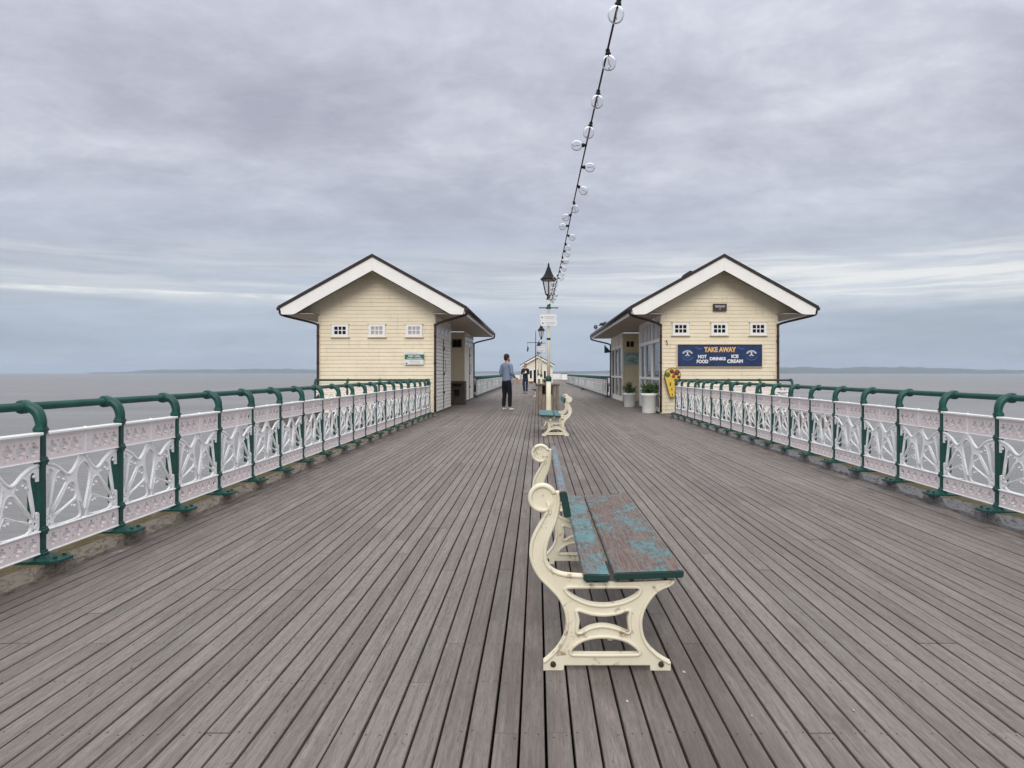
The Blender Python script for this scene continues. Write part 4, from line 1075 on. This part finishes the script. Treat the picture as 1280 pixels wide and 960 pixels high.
bin_((-3.06, 29.6, 0), 'dark brown timber litter bin in the recess of the cream left building', True, 1)

# ------------------------------------------------------------------ planters
def planter(loc, r0, H, label, seed, spread):
    rnd = random.Random(seed); root = tag(empty('planter', loc), label, 'planter', 'white planters at the shopfront')
    b = MB(); b.lathe([(r0 * .86, 0), (r0 * .88, .01), (r0, H - .08), (r0 * 1.05, H - .075), (r0 * 1.05, H), (r0 * .93, H), (r0 * .92, H - .05)], 24); put('pot', b.mesh('pot', M['pot']), root)
    b = MB(); b.lathe([(r0 * .92, H - .06), (r0 * .91, H - .04)], 20); put('soil', b.mesh('soil', M['soil']), root)
    pl = tag(empty('potted_plant', (loc[0], loc[1], H - .04)), 'leafy green plant in the ' + ('nearer' if seed == 1 else 'farther') + ' white planter by the shopfront', 'plant', 'plants in the shopfront planters')
    st = bmesh.new(); lf = bmesh.new(); stm = MB()
    for k in range(40):
        a = rnd.uniform(0, 2 * PI); rr = rnd.uniform(0, 1) ** .6 * spread; hh = rnd.uniform(.12, .42) * (1.15 - .5 * rr / spread)
        tip = Vector((math.cos(a) * rr, math.sin(a) * rr, hh)); stm.tube([(tip.x * .3, tip.y * .3, 0), (tip.x * .7, tip.y * .7, hh * .6), tip], .004, 4)
        for q in range(18):
            c = tip * rnd.uniform(.55, 1.05) + Vector((rnd.uniform(-.06, .06), rnd.uniform(-.06, .06), rnd.uniform(-.06, .05)))
            d = Vector((rnd.uniform(-1, 1), rnd.uniform(-1, 1), rnd.uniform(-.4, .9))).normalized(); s_ = d.orthogonal().normalized()
            l, wv = rnd.uniform(.04, .075), rnd.uniform(.014, .026); nn = d.cross(s_) * .01
            v = [c, c + d * l * .5 + s_ * wv + nn, c + d * l, c + d * l * .5 - s_ * wv + nn]
            lf.faces.new([lf.verts.new(p) for p in v])
    me = bpy.data.meshes.new('leaves'); lf.to_mesh(me); lf.free(); me.materials.append(M['leaf']); tag(put('leaves', me, pl), kind='stuff')
    put('stem', stm.mesh('stem', M['leaf']), pl)
planter((3.40, 23.35, 0), .235, .60, 'nearer white planter beside the brown downpipe of the takeaway building', 1, .26)
planter((3.31, 27.5, 0), .215, .50, 'farther white planter at the shopfront recess of the takeaway building', 2, .24)

# ------------------------------------------------------------------ signs
def px2x(p, Y): return (p - 671.5) * Y / 960
def px2z(p, Y): return CAM_H + (466 - p) * Y / 960
def flat_text(root, body, cx, cz, y, size, mat, bold=0, sx=1., name='lettering', shear=0, space=1., width=None, height=None):
    me = text_mesh(body, size, bold, .002, shear, space, sx=sx)
    if width:
        xs = [v.co.x for v in me.vertices]; zs = [v.co.y for v in me.vertices]
        k = width / (max(xs) - min(xs)); kh = height / (max(zs) - min(zs)) if height else k
        me.transform(Matrix.Diagonal((k, kh, 1, 1)) @ Matrix.Translation((-(max(xs) + min(xs)) / 2, -(max(zs) + min(zs)) / 2, 0)))
    me.transform(FRONT); me.transform(Matrix.Translation(Vector((cx, y, cz)) - world_off(root)))
    me.materials.clear(); me.materials.append(mat); me.name = name
    return put(name, me, root)
YS = 22.83
x0, x1, z1, z0 = px2x(847, YS), px2x(952.5, YS), px2z(430.5, YS), px2z(458, YS)
sg = tag(empty('takeaway_sign', ((x0 + x1) / 2, YS, z0)), 'long navy blue takeaway sign with orange and white lettering on the right building', 'sign')
b = MB(); b.bbox(x0 - .03, x1 + .03, YS + .005, YS + .045, z0 - .03, z1 + .03, .003); b.build('backing', M['cream'], sg)
b = MB(); b.bbox(x0, x1, YS - .012, YS + .004, z0, z1, .003); b.build('board', M['sign_blue'], sg)
b = MB()
for xa, xb, za, zb in ((x0 + .001, x1 - .001, z0 + .001, z0 + .022), (x0 + .001, x1 - .001, z1 - .022, z1 - .001), (x0 + .001, x0 + .022, z0 + .023, z1 - .023), (x1 - .022, x1 - .001, z0 + .023, z1 - .023)): b.box(xa, xb, YS - .018, YS - .0125, za, zb)
b.build('border', M['letter_dark'], sg)
YT = YS - .015
zc_ = lambda py: px2z(py, YS); xc_ = lambda p: px2x(p, YS)
def outline_text(body, cx, cz, wd, hg, mat, sh):
    if sh: flat_text(sg, body, cx + .012, cz - .010, YT + .001, .2, sh, .012, width=wd + .02, height=hg + .012, name='lettering_shadow')
    flat_text(sg, body, cx, cz, YT - .004, .2, mat, .010, width=wd, height=hg)
outline_text('TAKE AWAY', xc_(900), zc_(437), xc_(920) - xc_(880), .155, M['letter_orange'], M['letter_dark'])
outline_text('HOT', xc_(877.8), zc_(445.8), .255, .105, M['letter_white'], None)
outline_text('FOOD', xc_(878), zc_(451.8), .345, .110, M['letter_white'], None)
outline_text('DRINKS', xc_(897), zc_(448.4), .475, .098, M['letter_white'], None)
outline_text('ICE', xc_(918.5), zc_(445.4), .215, .105, M['letter_white'], None)
outline_text('CREAM', xc_(918.5), zc_(451.5), .47, .110, M['letter_white'], None)
for cp in (859.3, 939.2):
    cx, cz = xc_(cp), zc_(443.5)
    b = MB()                      # illegible arched name: small upright blocks on an arc
    for k in range(7):
        a = R(150 - 20 * k); r = .135
        m = Matrix.Translation((cx + r * 1.08 * math.cos(a) - sg.location.x, YT - .003 - sg.location.y, cz - .01 + r * .92 * math.sin(a) - sg.location.z)) @ Matrix.Rotation(-(a - PI / 2), 4, 'Y')
        t = MB(); t.box(-.019, -.007, -.003, .003, -.026, .026); t.box(.006, .018, -.003, .003, -.026, .026)
        t.box(-.0065, .0055, -.003, .003, (-.006, .012, -.026)[k % 3], (.006, .026, -.012)[k % 3])
        mm = t.mesh('t', M['letter_white']); b.addmesh(mm, m); bpy.data.meshes.remove(mm)
    put('arched_name', b.mesh('arched_name', M['letter_white']), sg)
    b = MB(); b.prism([(cx - .078, cz - .045), (cx - .05, cz - .008), (cx, cz + .022), (cx + .05, cz - .008), (cx + .078, cz - .045), (cx + .04, cz - .030), (cx, cz - .008), (cx - .04, cz - .030)], 'y', YT - .006, YT); b.build('emblem', M['letter_white'], sg)
    b = MB(); b.ball((cx, YT - .003, cz + .05), .026, 10, 6, (1, .2, 1.2)); b.build('emblem_head', M['letter_white'], sg)
    b = MB(); b.tube([(cx + .165 * math.cos(R(a)), YT - .002, cz - .02 + .14 * math.sin(R(a))) for a in range(200, 345, 12)], .008, 5); b.build('emblem_arc', M['pale_blue'], sg)
    b = MB(); b.box(cx - .03, cx + .03, YT - .004, YT, cz - .085, cz - .065); b.build('emblem_bar', M['pale_blue'], sg)
for cp, s in ((872.8, 1), (925.5, -1)):
    b = MB(); cx, cz = xc_(cp), zc_(436.5)
    b.tube(catmull([(cx - .10, YT - .002, cz + .03), (cx - .04, YT - .002, cz + .045), (cx, YT - .002, cz - .01), (cx + .05, YT - .002, cz + .02), (cx + .11, YT - .002, cz + .0)], 4, False), .009, 5); b.build('flourish', M['pale_blue'], sg)
# toilets sign
x0, x1, z1, z0 = px2x(505.5, YS), px2x(529.5, YS), px2z(439.5, YS), px2z(455.8, YS)
st = tag(empty('toilet_sign', ((x0 + x1) / 2, YS, z0)), 'white sign with a green band on the front of the left building', 'sign')
b = MB(); b.bbox(x0, x1, YS - .005, YS + .04, z0, z1, .003); b.build('board', M['sign_white'], st)
b = MB(); b.box(x0 + .012, x1 + .012, YS - .012, YS - .0055, px2z(449.2, YS), px2z(443.1, YS)); b.build('green_band', M['sign_green'], st)
xm = (x0 + x1) / 2 + .01
flat_text(st, 'Public Toilets', xm, px2z(445, YS), YS - .0125, .06, M['letter_white'], .002, width=.36, height=.052)
flat_text(st, 'Toiledau Cyhoeddus', xm, px2z(447.9, YS), YS - .0125, .05, M['letter_white'], .002, width=.46, height=.042)
b = MB()
for zz, a, c in ((441.2, .05, .42), (451.3, .16, .45), (453.6, .16, .48)): b.box(x0 + a, x0 + c, YS - .0085, YS - .0055, px2z(zz, YS) - .009, px2z(zz, YS) + .006)
b.build('small_print', M['sign_line'], st)
b = MB(); b.box(x0 + .045, x0 + .085, YS - .0085, YS - .0055, px2z(454.2, YS) - .02, px2z(454.2, YS) + .02); b.build('mark', M['letter_dark'], st)
# plaque in the gable
x0, x1, z1, z0 = px2x(891.5, YS), px2x(908.5, YS), px2z(379.6, YS), px2z(388.6, YS)
pq = tag(empty('wall_plaque', ((x0 + x1) / 2, YS, z0)), 'small dark plaque high in the gable above the middle window of the right building', 'plaque')
b = MB(); b.bbox(x0, x1, YS - .005, YS + .04, z0, z1, .004); b.build('plate', M['dark_trim'], pq)
b = MB(); b.box(x0 + .05, x1 - .05, YS - .009, YS - .0055, z1 - .085, z1 - .055); b.box(x0 + .07, x1 - .07, YS - .009, YS - .0055, z1 - .112, z1 - .095); b.ball(((x0 + x1) / 2, YS - .006, z0 + .055), .022, 8, 5, (1, .3, 1)); b.build('faded_lettering', M['sign_line'], pq)
# cone shaped board
YC = 22.72
ic = tag(empty('ice_cream_sign', (px2x(841, YC), YC, .48)), 'yellow cone shaped ice cream board on the wall beside the railing end', 'sign')
def pc(zx_, zy_): return (px2x(820 + zx_ / 12, YC), px2z(440 + zy_ / 12, YC))
cone = [pc(*p) for p in ((215, 688), (180, 580), (150, 470), (128, 380), (130, 320), (152, 275), (195, 246), (245, 236), (300, 246), (345, 275), (372, 320), (370, 372), (340, 440), (312, 530), (290, 620), (282, 680))]
cm = (sum(p[0] for p in cone) / len(cone), sum(p[1] for p in cone) / len(cone))
b = MB(); b.prism(cone, 'y', YC, YC + .045); b.build('board_edge', M['cone_edge'], ic)
b = MB(); b.prism([(cm[0] + (x - cm[0]) * .92, cm[1] + (z - cm[1]) * .95) for x, z in cone], 'y', YC - .008, YC - .0005); b.build('board_face', M['yellow'], ic)
for (p, r, m) in (((175, 340), .075, 'scoop_green'), ((235, 290), .065, 'scoop_brown'), ((310, 310), .08, 'scoop_brown'), ((262, 365), .055, 'scoop_red'), ((340, 375), .05, 'scoop_brown'), ((272, 325), .045, 'scoop_red')):
    q = pc(*p); b = MB(); b.ball((q[0], YC - .008, q[1]), r, 12, 8, (1, .25, 1)); b.build('scoop', M[m], ic)
for (p, m, sz) in (((215, 480), 'scoop_green', .05), ((238, 560), 'scoop_green', .035), ((245, 640), 'cone_edge', .03)):
    q = pc(*p); b = MB(); b.ball((q[0], YC - .008, q[1]), sz, 8, 6, (.5, .2, 1.3)); b.build('print_mark', M[m], ic)
b = MB(); q = pc(250, 420); b.box(q[0] - .02, q[0] + .02, YC + .046, 22.885, q[1] - .1, q[1] + .1); b.build('bracket', M['cone_edge'], ic)
# teal board in the recess of the right building
YR = 32.985
x0, x1, z1, z0 = px2x(780.5, YR), px2x(800, YR), px2z(440.5, YR), px2z(456, YR)
tb = tag(empty('recess_sign', ((x0 + x1) / 2, YR, z0)), 'pale teal sign board with dark arched lettering inside the shopfront recess', 'sign')
b = MB(); b.bbox(x0, x1, YR - .035, YR - .012, z0, z1, .003); b.build('board', M['teal_board'], tb)
b = MB()
for k in range(9):
    a = R(135 - 90 * k / 8); b.box((x0 + x1) / 2 + .34 * math.cos(a) - .018, (x0 + x1) / 2 + .34 * math.cos(a) + .012, YR - .041, YR - .0355, z1 - .38 + .30 * math.sin(a), z1 - .33 + .30 * math.sin(a))
for zz, a in ((.27, .2), (.34, .15), (.41, .24)):
    for k in range(5): b.box(x0 + a + k * .06, x0 + a + .045 + k * .06, YR - .041, YR - .0355, z1 - zz - .03, z1 - zz)
b.build('dark_print', M['letter_dark'], tb)
# teal pennant on the far corner of the right building
fg = tag(empty('flag', (3.66, 38.2, 2.3)), 'small teal pennant hanging off the far corner of the takeaway building', 'flag')
b = MB(); b.tube([(3.66, 37.9, 2.28), (3.60, 38.15, 2.26), (3.36, 38.4, 2.62)], .012, 6); b.build('pole', M['black'], fg)
b = bmesh.new()
rows = []
for i in range(6):
    u = i / 5; row = []
    for j in range(4):
        v = j / 3; x = 3.36 + u * .30; zt = 2.62 - .32 * u; zb = 2.20 + .04 * u
        row.append(b.verts.new((x - 3.66, .2 + .03 * math.sin(u * 7 + v * 2), zt + (zb - zt) * v - 2.3)))
    rows.append(row)
for A, B in zip(rows, rows[1:]):
    for j in range(3): b.faces.new((A[j], A[j + 1], B[j + 1], B[j])).smooth = True
me = bpy.data.meshes.new('cloth'); b.to_mesh(me); b.free(); me.materials.append(M['flag']); put('cloth', me, fg)

# ------------------------------------------------------------------ far pavilion with flag pole, boxes on the pier head
YP = 90.
pv = tag(empty('pavilion', (.03, YP, 0)), 'small distant cream pavilion with white gable at the pier head', 'building')
b = MB(); b.prism([(-1.75, 0), (1.80, 0), (1.80, 2.2), (.03, 3.1), (-1.75, 2.2)], 'y', YP, YP + 4); b.build('wall', M['pale_cream'], pv)
b = MB(); b.prism([(-2.0, 2.08), (-2.0, 2.17), (.03, 3.32), (2.06, 2.17), (2.06, 2.08), (.03, 3.22)], 'y', YP - .38, YP + 4.3); b.build('roof', M['roof'], pv)
for s in (-1, 1):
    b = MB(); b.prism([(.03 + s * .002, 3.0), (.03 + s * 1.95, 1.92), (.03 + s * 1.98, 2.1), (.03 + s * .002, 3.21)], 'y', YP - .36, YP - .30); b.build('bargeboard', M['barge'], pv)
for xa, xb, za, zb in ((-.42, -.14, .0, 1.55), (.02, .22, .75, 1.6), (-.86, -.62, .55, 1.5), (.78, 1.02, .5, 1.45)):
    b = MB(); b.box(xa - .07, xb + .07, YP - .03, YP - .001, za, zb + .07); o = b.build('window' if za > .2 else 'door', M['frame_white'], pv)
    b = MB(); b.box(xa, xb, YP - .05, YP - .031, za + .04, zb); b.build('pane', M['pane_dark'], o)
fp = tag(empty('flagpole', (-.17, 86.5, 0)), 'dark flagpole with a yard standing before the distant pavilion', 'flagpole')
b = MB(); b.tube([(-.17, 86.5, 0), (-.17, 86.5, 3.3), (-.17, 86.5, 5.95)], [.06, .05, .03], 8); b.build('pole', M['black'], fp)
b = MB(); b.tube([(-1.15, 86.5, 4.62), (.25, 86.5, 4.62)], .03, 6); b.build('yard', M['black'], fp)
hf = tag(empty('flag', (-1.10, 86.5, 4.0)), 'dark furled flag hanging below the yard of the distant flagpole', 'flag')
b = MB(); b.tube([(-1.10, 86.5, 4.60), (-1.10, 86.5, 4.2)], .008, 5); b.build('halyard', M['black'], hf)
b = MB(); b.tube([(-1.10, 86.5, 4.22), (-1.04, 86.5, 4.05), (-1.06, 86.5, 3.8), (-1.14, 86.5, 3.58)], [.03, .13, .15, .05], 8, True, .6); b.build('cloth', M['jacket'], hf)
for (p0, p1, y, zt, lbl, mt) in ((691, 701, 138, 1.2, 'wider white equipment box at the pier head right of the pavilion', 'sign_white'), (702, 709, 134, 1.1, 'narrower white equipment box next to the far right railing', 'frame_white'), (643, 649.5, 140, 1.0, 'white equipment box at the pier head left of the pavilion', 'sign_white')):
    xa, xb = px2x(p0, y), px2x(p1, y)
    bx = tag(empty('equipment_box', ((xa + xb) / 2, y, 0)), lbl, 'box', 'white boxes on the pier head')
    b = MB(); b.bbox(xa, xb, y, y + .9, .02, zt - .08, .01); b.build('body', M[mt], bx)
    b = MB(); b.bbox(xa - .05, xb + .05, y - .05, y + .95, zt - .08, zt, .01); b.build('lid', M['dark_trim'], bx)
for (p0, p1, mt, lbl) in ((645, 650, 'orange_plastic', 'orange trough on the deck just left of the distant pavilion'), (660.5, 667, 'terracotta', 'brown trough on the deck before the distant pavilion wall')):
    y = 87.5; xa, xb = px2x(p0, y), px2x(p1, y)
    tr = tag(empty('trough', ((xa + xb) / 2, y, 0)), lbl, 'trough', 'troughs by the distant pavilion')
    b = MB(); b.prism([(xa + .05, 0), (xb - .05, 0), (xb, .22), (xa, .22)], 'y', y, y + .3); b.build('body', M[mt], tr)
    b = MB(); b.bbox(xa - .02, xb + .02, y - .02, y + .32, .221, .25, .006); b.build('rim', M[mt], tr)

# ------------------------------------------------------------------ buoy
by = tag(empty('buoy', (px2x(62, 1560), 1560, SEA_Z)), 'tiny yellow buoy on the sea at the far left', 'buoy')
b = MB(); b.lathe([(1.6, -.5), (1.8, .3), (1.6, .9), (.5, 1.1)], 12, by.location); b.build('float', M['buoy'], by)
b = MB(); b.lathe([(.7, 1.0), (.3, 3.2), (.25, 3.6)], 8, by.location); b.ball(by.location + Vector((0, 0, 3.9)), .55, 8, 6); b.build('mast', M['buoy'], by)

# ------------------------------------------------------------------ birds
def bird(loc, rz, label, s=1.):
    root = tag(empty('pigeon', loc, rz), label, 'bird', 'birds on and above the deck')
    o = skin('body', [(0, 0, .17), (.055, 0, .185), (.095, 0, .225), (.115, 0, .262), (.135, 0, .264), (-.07, 0, .15), (-.13, 0, .125), (-.18, 0, .105)], [(0, 1), (1, 2), (2, 3), (3, 4), (0, 5), (5, 6), (6, 7)],
         [(.062, .066), .055, .034, .03, .022, (.05, .045), (.03, .03), (.032, .012)], M['bird'], root, 2)
    b = MB(); b.tube([(.145, 0, .262), (.175, 0, .252)], [.009, .002], 6); put('beak', b.mesh('beak', M['beak']), root)
    for y in (-.022, .022):
        b = MB(); b.tube([(.0, y, .13), (.012, y, .06), (.004, y, .006)], [.009, .006, .005], 6); b.tube([(-.015, y, .005), (.03, y, .005)], .005, 5); put('leg', b.mesh('leg', M['beak']), root)
        b = MB(); b.ball((-.03, y * 2.6, .178), .06, 10, 6, (1.7, .28, .72)); put('wing', b.mesh('wing', M['bird']), root)
    for ch in root.children: pass
    root.scale = (s, s, s); return root
bird((2.95, 50, 0), R(200), 'dark pigeon walking on the deck near the far right railing', 1.)
bird((2.74, 36.0, 3.14), R(80), 'dark bird perched lowest on the eaves of the takeaway building', 1.25)
bird((3.13, 36.6, 3.34), R(10), 'dark bird perched higher on the roof slope of the takeaway building', 1.2)

# ------------------------------------------------------------------ people
def fingers(wrist, d, up, side):
    """palm and five finger chains; returns verts, edges (relative, index 0 = wrist), radii"""
    d = Vector(d).normalized(); up = Vector(up).normalized(); lat = d.cross(up).normalized() * side
    w_ = Vector(wrist); V = [w_ + d * .045, w_ + d * .085]; E = [(-1, 0), (0, 1)]; Rr = [(.034, .018), (.036, .016)]
    for k, (o, L) in enumerate(((-.030, .062), (-.010, .072), (.011, .068), (.031, .052))):
        a = w_ + d * .10 + lat * o; m = a + d * L * .55 - up * .012; e = m + d * L * .35 - up * .028
        i = len(V); V += [a, m, e]; E += [(1, i), (i, i + 1), (i + 1, i + 2)]; Rr += [.0095, .0088, .0072]
    a = w_ + d * .04 - lat * .036 - up * .008; m = a + d * .030 - lat * .016 - up * .012; e = m + d * .028 + lat * .004 - up * .010
    i = len(V); V += [a, m, e]; E += [(0, i), (i, i + 1), (i + 1, i + 2)]; Rr += [.012, .0105, .0085]
    return V, E, Rr
def person(loc, rz, label, H, J, mats, beard, hair_short=True):
    """facing local +Y.  J: elbows, wrists, hand directions, feet"""
    root = tag(empty('person', loc, rz), label, 'person', None); k = H / 1.8
    hd = Vector(J.get('head', (0, 0, 0)))
    V = [(0, 0, .95), (0, .005, 1.12), (0, 0, 1.32), (0, -.01, 1.46), (0, 0, 1.535), (0, .012, 1.60), (0, .012, 1.685), (0, .004, 1.745), (0, .075, 1.60), (0, .112, 1.655)]
    E = [(0, 1), (1, 2), (2, 3), (3, 4), (4, 5), (5, 6), (6, 7), (5, 8), (6, 9)]
    Rr = [(.13, .09), (.125, .085), (.14, .095), (.085, .07), .052, (.062, .068), (.074, .090), (.055, .07), (.034, .03), (.013, .014)]
    def add(parent, pts, rr):
        p = parent
        for q, r in zip(pts, rr): V.append(tuple(q)); Rr.append(r); E.append((p, len(V) - 1)); p = len(V) - 1
        return p
    for s, kk in ((-1, 'L'), (1, 'R')):
        sh = (s * .175, -.005, 1.435); el = J['elbow' + kk]; wr = J['wrist' + kk]
        e = add(3, [sh, (Vector(sh) + Vector(el)) / 2, el, (Vector(el) * .45 + Vector(wr) * .55), wr], [.052, .045, .038, .034, (.026, .022)])
        fv, fe, fr = fingers(wr, J['hand' + kk], J['up' + kk], s)
        base = len(V)
        for q, r in zip(fv, fr): V.append(tuple(q)); Rr.append(r)
        for a, c in fe: E.append((e if a < 0 else base + a, base + c))
        ft = Vector(J['foot' + kk]); kn = Vector(J['knee' + kk])
        add(0, [(s * .085, 0, .86), (s * .095, 0, .70), kn, kn * .5 + ft * .5 + Vector((0, -.012, .03)), ft + Vector((0, 0, .08)), ft + Vector((0, .10, .035))], [.078, .07, .052, .048, .036, .03])
    sc = lambda L: [tuple(Vector(q) * k) for q in L]
    skin('body', sc(V), E, [tuple(np * k for np in r) if isinstance(r, tuple) else r * k for r in Rr], M['skin'], root, 2)
    # top
    TV = [(0, 0, .865), (0, .005, 1.06), (0, .005, 1.18), (0, 0, 1.32), (0, -.01, 1.45), (0, 0, 1.515)]
    TE = [(0, 1), (1, 2), (2, 3), (3, 4), (4, 5)]; TR = [(.190, .142), (.172, .125), (.168, .118), (.182, .125), (.125, .09), (.066, .068)]
    for s, kk in ((-1, 'L'), (1, 'R')):
        el = Vector(J['elbow' + kk]); wr = Vector(J['wrist' + kk]); sh = Vector((s * .185, -.005, 1.43))
        p = 4
        for q, r in ((sh, .074), (sh * .5 + el * .5, .064), (el, .056), (el * .45 + wr * .55, .050), (el * .08 + wr * .92, .038)):
            TV.append(tuple(q)); TR.append(r); TE.append((p, len(TV) - 1)); p = len(TV) - 1
    skin('top', sc(TV), TE, [tuple(q * k for q in r) if isinstance(r, tuple) else r * k for r in TR], M[mats[0]], root, 2)
    LV = [(0, 0, 1.04), (0, -.005, .91)]; LE = [(0, 1)]; LR = [(.158, .108), (.165, .122)]
    for s, kk in ((-1, 'L'), (1, 'R')):
        ft = Vector(J['foot' + kk]); kn = Vector(J['knee' + kk]); p = 1
        for q, r in ((Vector((s * .092, 0, .82)), .102), (Vector((s * .098, 0, .68)), .094), (kn, .072), (kn * .5 + ft * .5 + Vector((0, -.012, .05)), .068), (ft + Vector((0, -.005, .10)), .062)):
            LV.append(tuple(q)); LR.append(r); LE.append((p, len(LV) - 1)); p = len(LV) - 1
    skin('trousers', sc(LV), LE, [tuple(q * k for q in r) if isinstance(r, tuple) else r * k for r in LR], M[mats[1]], root, 2, 1)
    for s, kk in ((-1, 'L'), (1, 'R')):
        ft = Vector(J['foot' + kk]); a = J.get('toe' + kk, (0, 1, 0)); a = Vector(a).normalized()
        skin('shoe', sc([ft + Vector((0, 0, .085)), ft + Vector((0, 0, .045)), ft + a * .09 + Vector((0, 0, .040)), ft + a * .165 + Vector((0, 0, .030)), ft - a * .05 + Vector((0, 0, .042))]), [(0, 1), (1, 2), (2, 3), (1, 4)], [.046 * k, (.044 * k, .045 * k), (.046 * k, .036 * k), (.036 * k, .026 * k), (.036 * k, .04 * k)], M[mats[2]], root, 2, 1)
    b = MB()
    b.ball((0, -.012 * k, 1.715 * k), .098 * k, 14, 10, (.86, 1.02, .90)); b.ball((0, -.045 * k, 1.655 * k), .075 * k, 12, 8, (.95, .85, 1.1))
    # cut the hair away from the face
    for f in [f for f in b.b.faces if f.calc_center_median().y > (.055 * k) and f.calc_center_median().z < 1.735 * k]: b.b.faces.remove(f)
    put('hair', b.mesh('hair', M['hair']), root)
    if beard:
        b = MB(); b.ball((0, .070 * k, 1.575 * k), .052 * k, 12, 8, (1.05, .85, .95)); b.ball((-.05 * k, .045 * k, 1.60 * k), .03 * k, 8, 6, (.7, 1, 1.4)); b.ball((.05 * k, .045 * k, 1.60 * k), .03 * k, 8, 6, (.7, 1, 1.4)); put('beard', b.mesh('beard', M['hair']), root)
    for s in (-1, 1):
        b = MB(); b.ball((s * .031 * k, .094 * k, 1.668 * k), .0105 * k, 8, 6); put('eye', b.mesh('eye', M['letter_dark']), root)
        b = MB(); b.ball((s * .080 * k, .012 * k, 1.655 * k), .030 * k, 8, 6, (.4, .75, 1.1)); put('ear', b.mesh('ear', M['skin']), root)
    b = MB(); b.ball((0, .103 * k, 1.612 * k), .022 * k, 8, 5, (1.1, .4, .35)); put('mouth', b.mesh('mouth', M['scoop_red']), root)
    return root
J1 = dict(elbowL=(-.235, -.05, 1.17), elbowR=(.235, -.03, 1.17), wristL=(-.12, .20, 1.07), wristR=(.16, .21, 1.04), handL=(.45, .85, -.1), handR=(-.25, .95, -.15), upL=(0, 0, 1), upR=(0, 0, 1),
          footL=(-.115, -.02, 0), footR=(.12, .02, 0), kneeL=(-.105, .012, .50), kneeR=(.11, .03, .50), toeL=(-.15, 1, 0), toeR=(.25, 1, 0))
person((-.985, 24.9, 0), R(-40), 'bearded man in a grey blue shirt and black trousers standing with his back turned', 1.84, J1, ('shirt', 'trouser', 'shoe'), True)
J2 = dict(elbowL=(-.225, .02, 1.17), elbowR=(.225, .02, 1.17), wristL=(-.075, .25, 1.22), wristR=(.075, .25, 1.20), handL=(.75, .45, .15), handR=(-.75, .45, .15), upL=(0, -.3, 1), upR=(0, -.3, 1),
          footL=(-.10, .05, 0), footR=(.09, -.12, 0), kneeL=(-.10, .06, .50), kneeR=(.10, .0, .49))
person((-.70, 45.2, 0), R(165), 'man in a dark jacket and navy jeans standing farther along the deck facing the camera', 1.78, J2, ('jacket', 'jeans', 'shoe_dark'), False)
ph = tag(MB().bbox(-.67 - .045, -.67 + .045, 44.88, 44.895, 1.20, 1.33, .004).build('phone', M['sign_white']), 'pale phone held at chest height by the man in the dark jacket', 'phone')

# ------------------------------------------------------------------ small litter on the boards
def chip(px, py, s, label, name, cat, mat):
    Y = CAM_H * 960 / (py - 466); x = px2x(px, Y); rnd = random.Random(px)
    b = MB(); n = 7
    pts = [(x + s * rnd.uniform(.5, 1) * math.cos(2 * PI * k / n), Y + s * 1.6 * rnd.uniform(.5, 1) * math.sin(2 * PI * k / n)) for k in range(n)]
    b.prism(pts, 'z', .0035, .0055); return tag(b.build(name, mat), label, cat)
chip(784, 878, .008, 'small white paint flake on the deck right in front of the bench', 'paint_flake', 'litter', M['flake'])
chip(855, 841, .009, 'pale dry leaf on the deck just right of the front bench foot', 'dry_leaf', 'leaf', M['flake'])
chip(1067, 889, .005, 'tiny white speck on the deck planks at lower right', 'paint_flake', 'litter', M['flake'])
chip(940, 896, .004, 'tiny pale speck on the deck between bench and lower right corner', 'paint_flake', 'litter', M['flake'])
chip(762, 801, .014, 'crumpled pale scrap on the deck under the nearest bench', 'paper_scrap', 'litter', M['flake'])
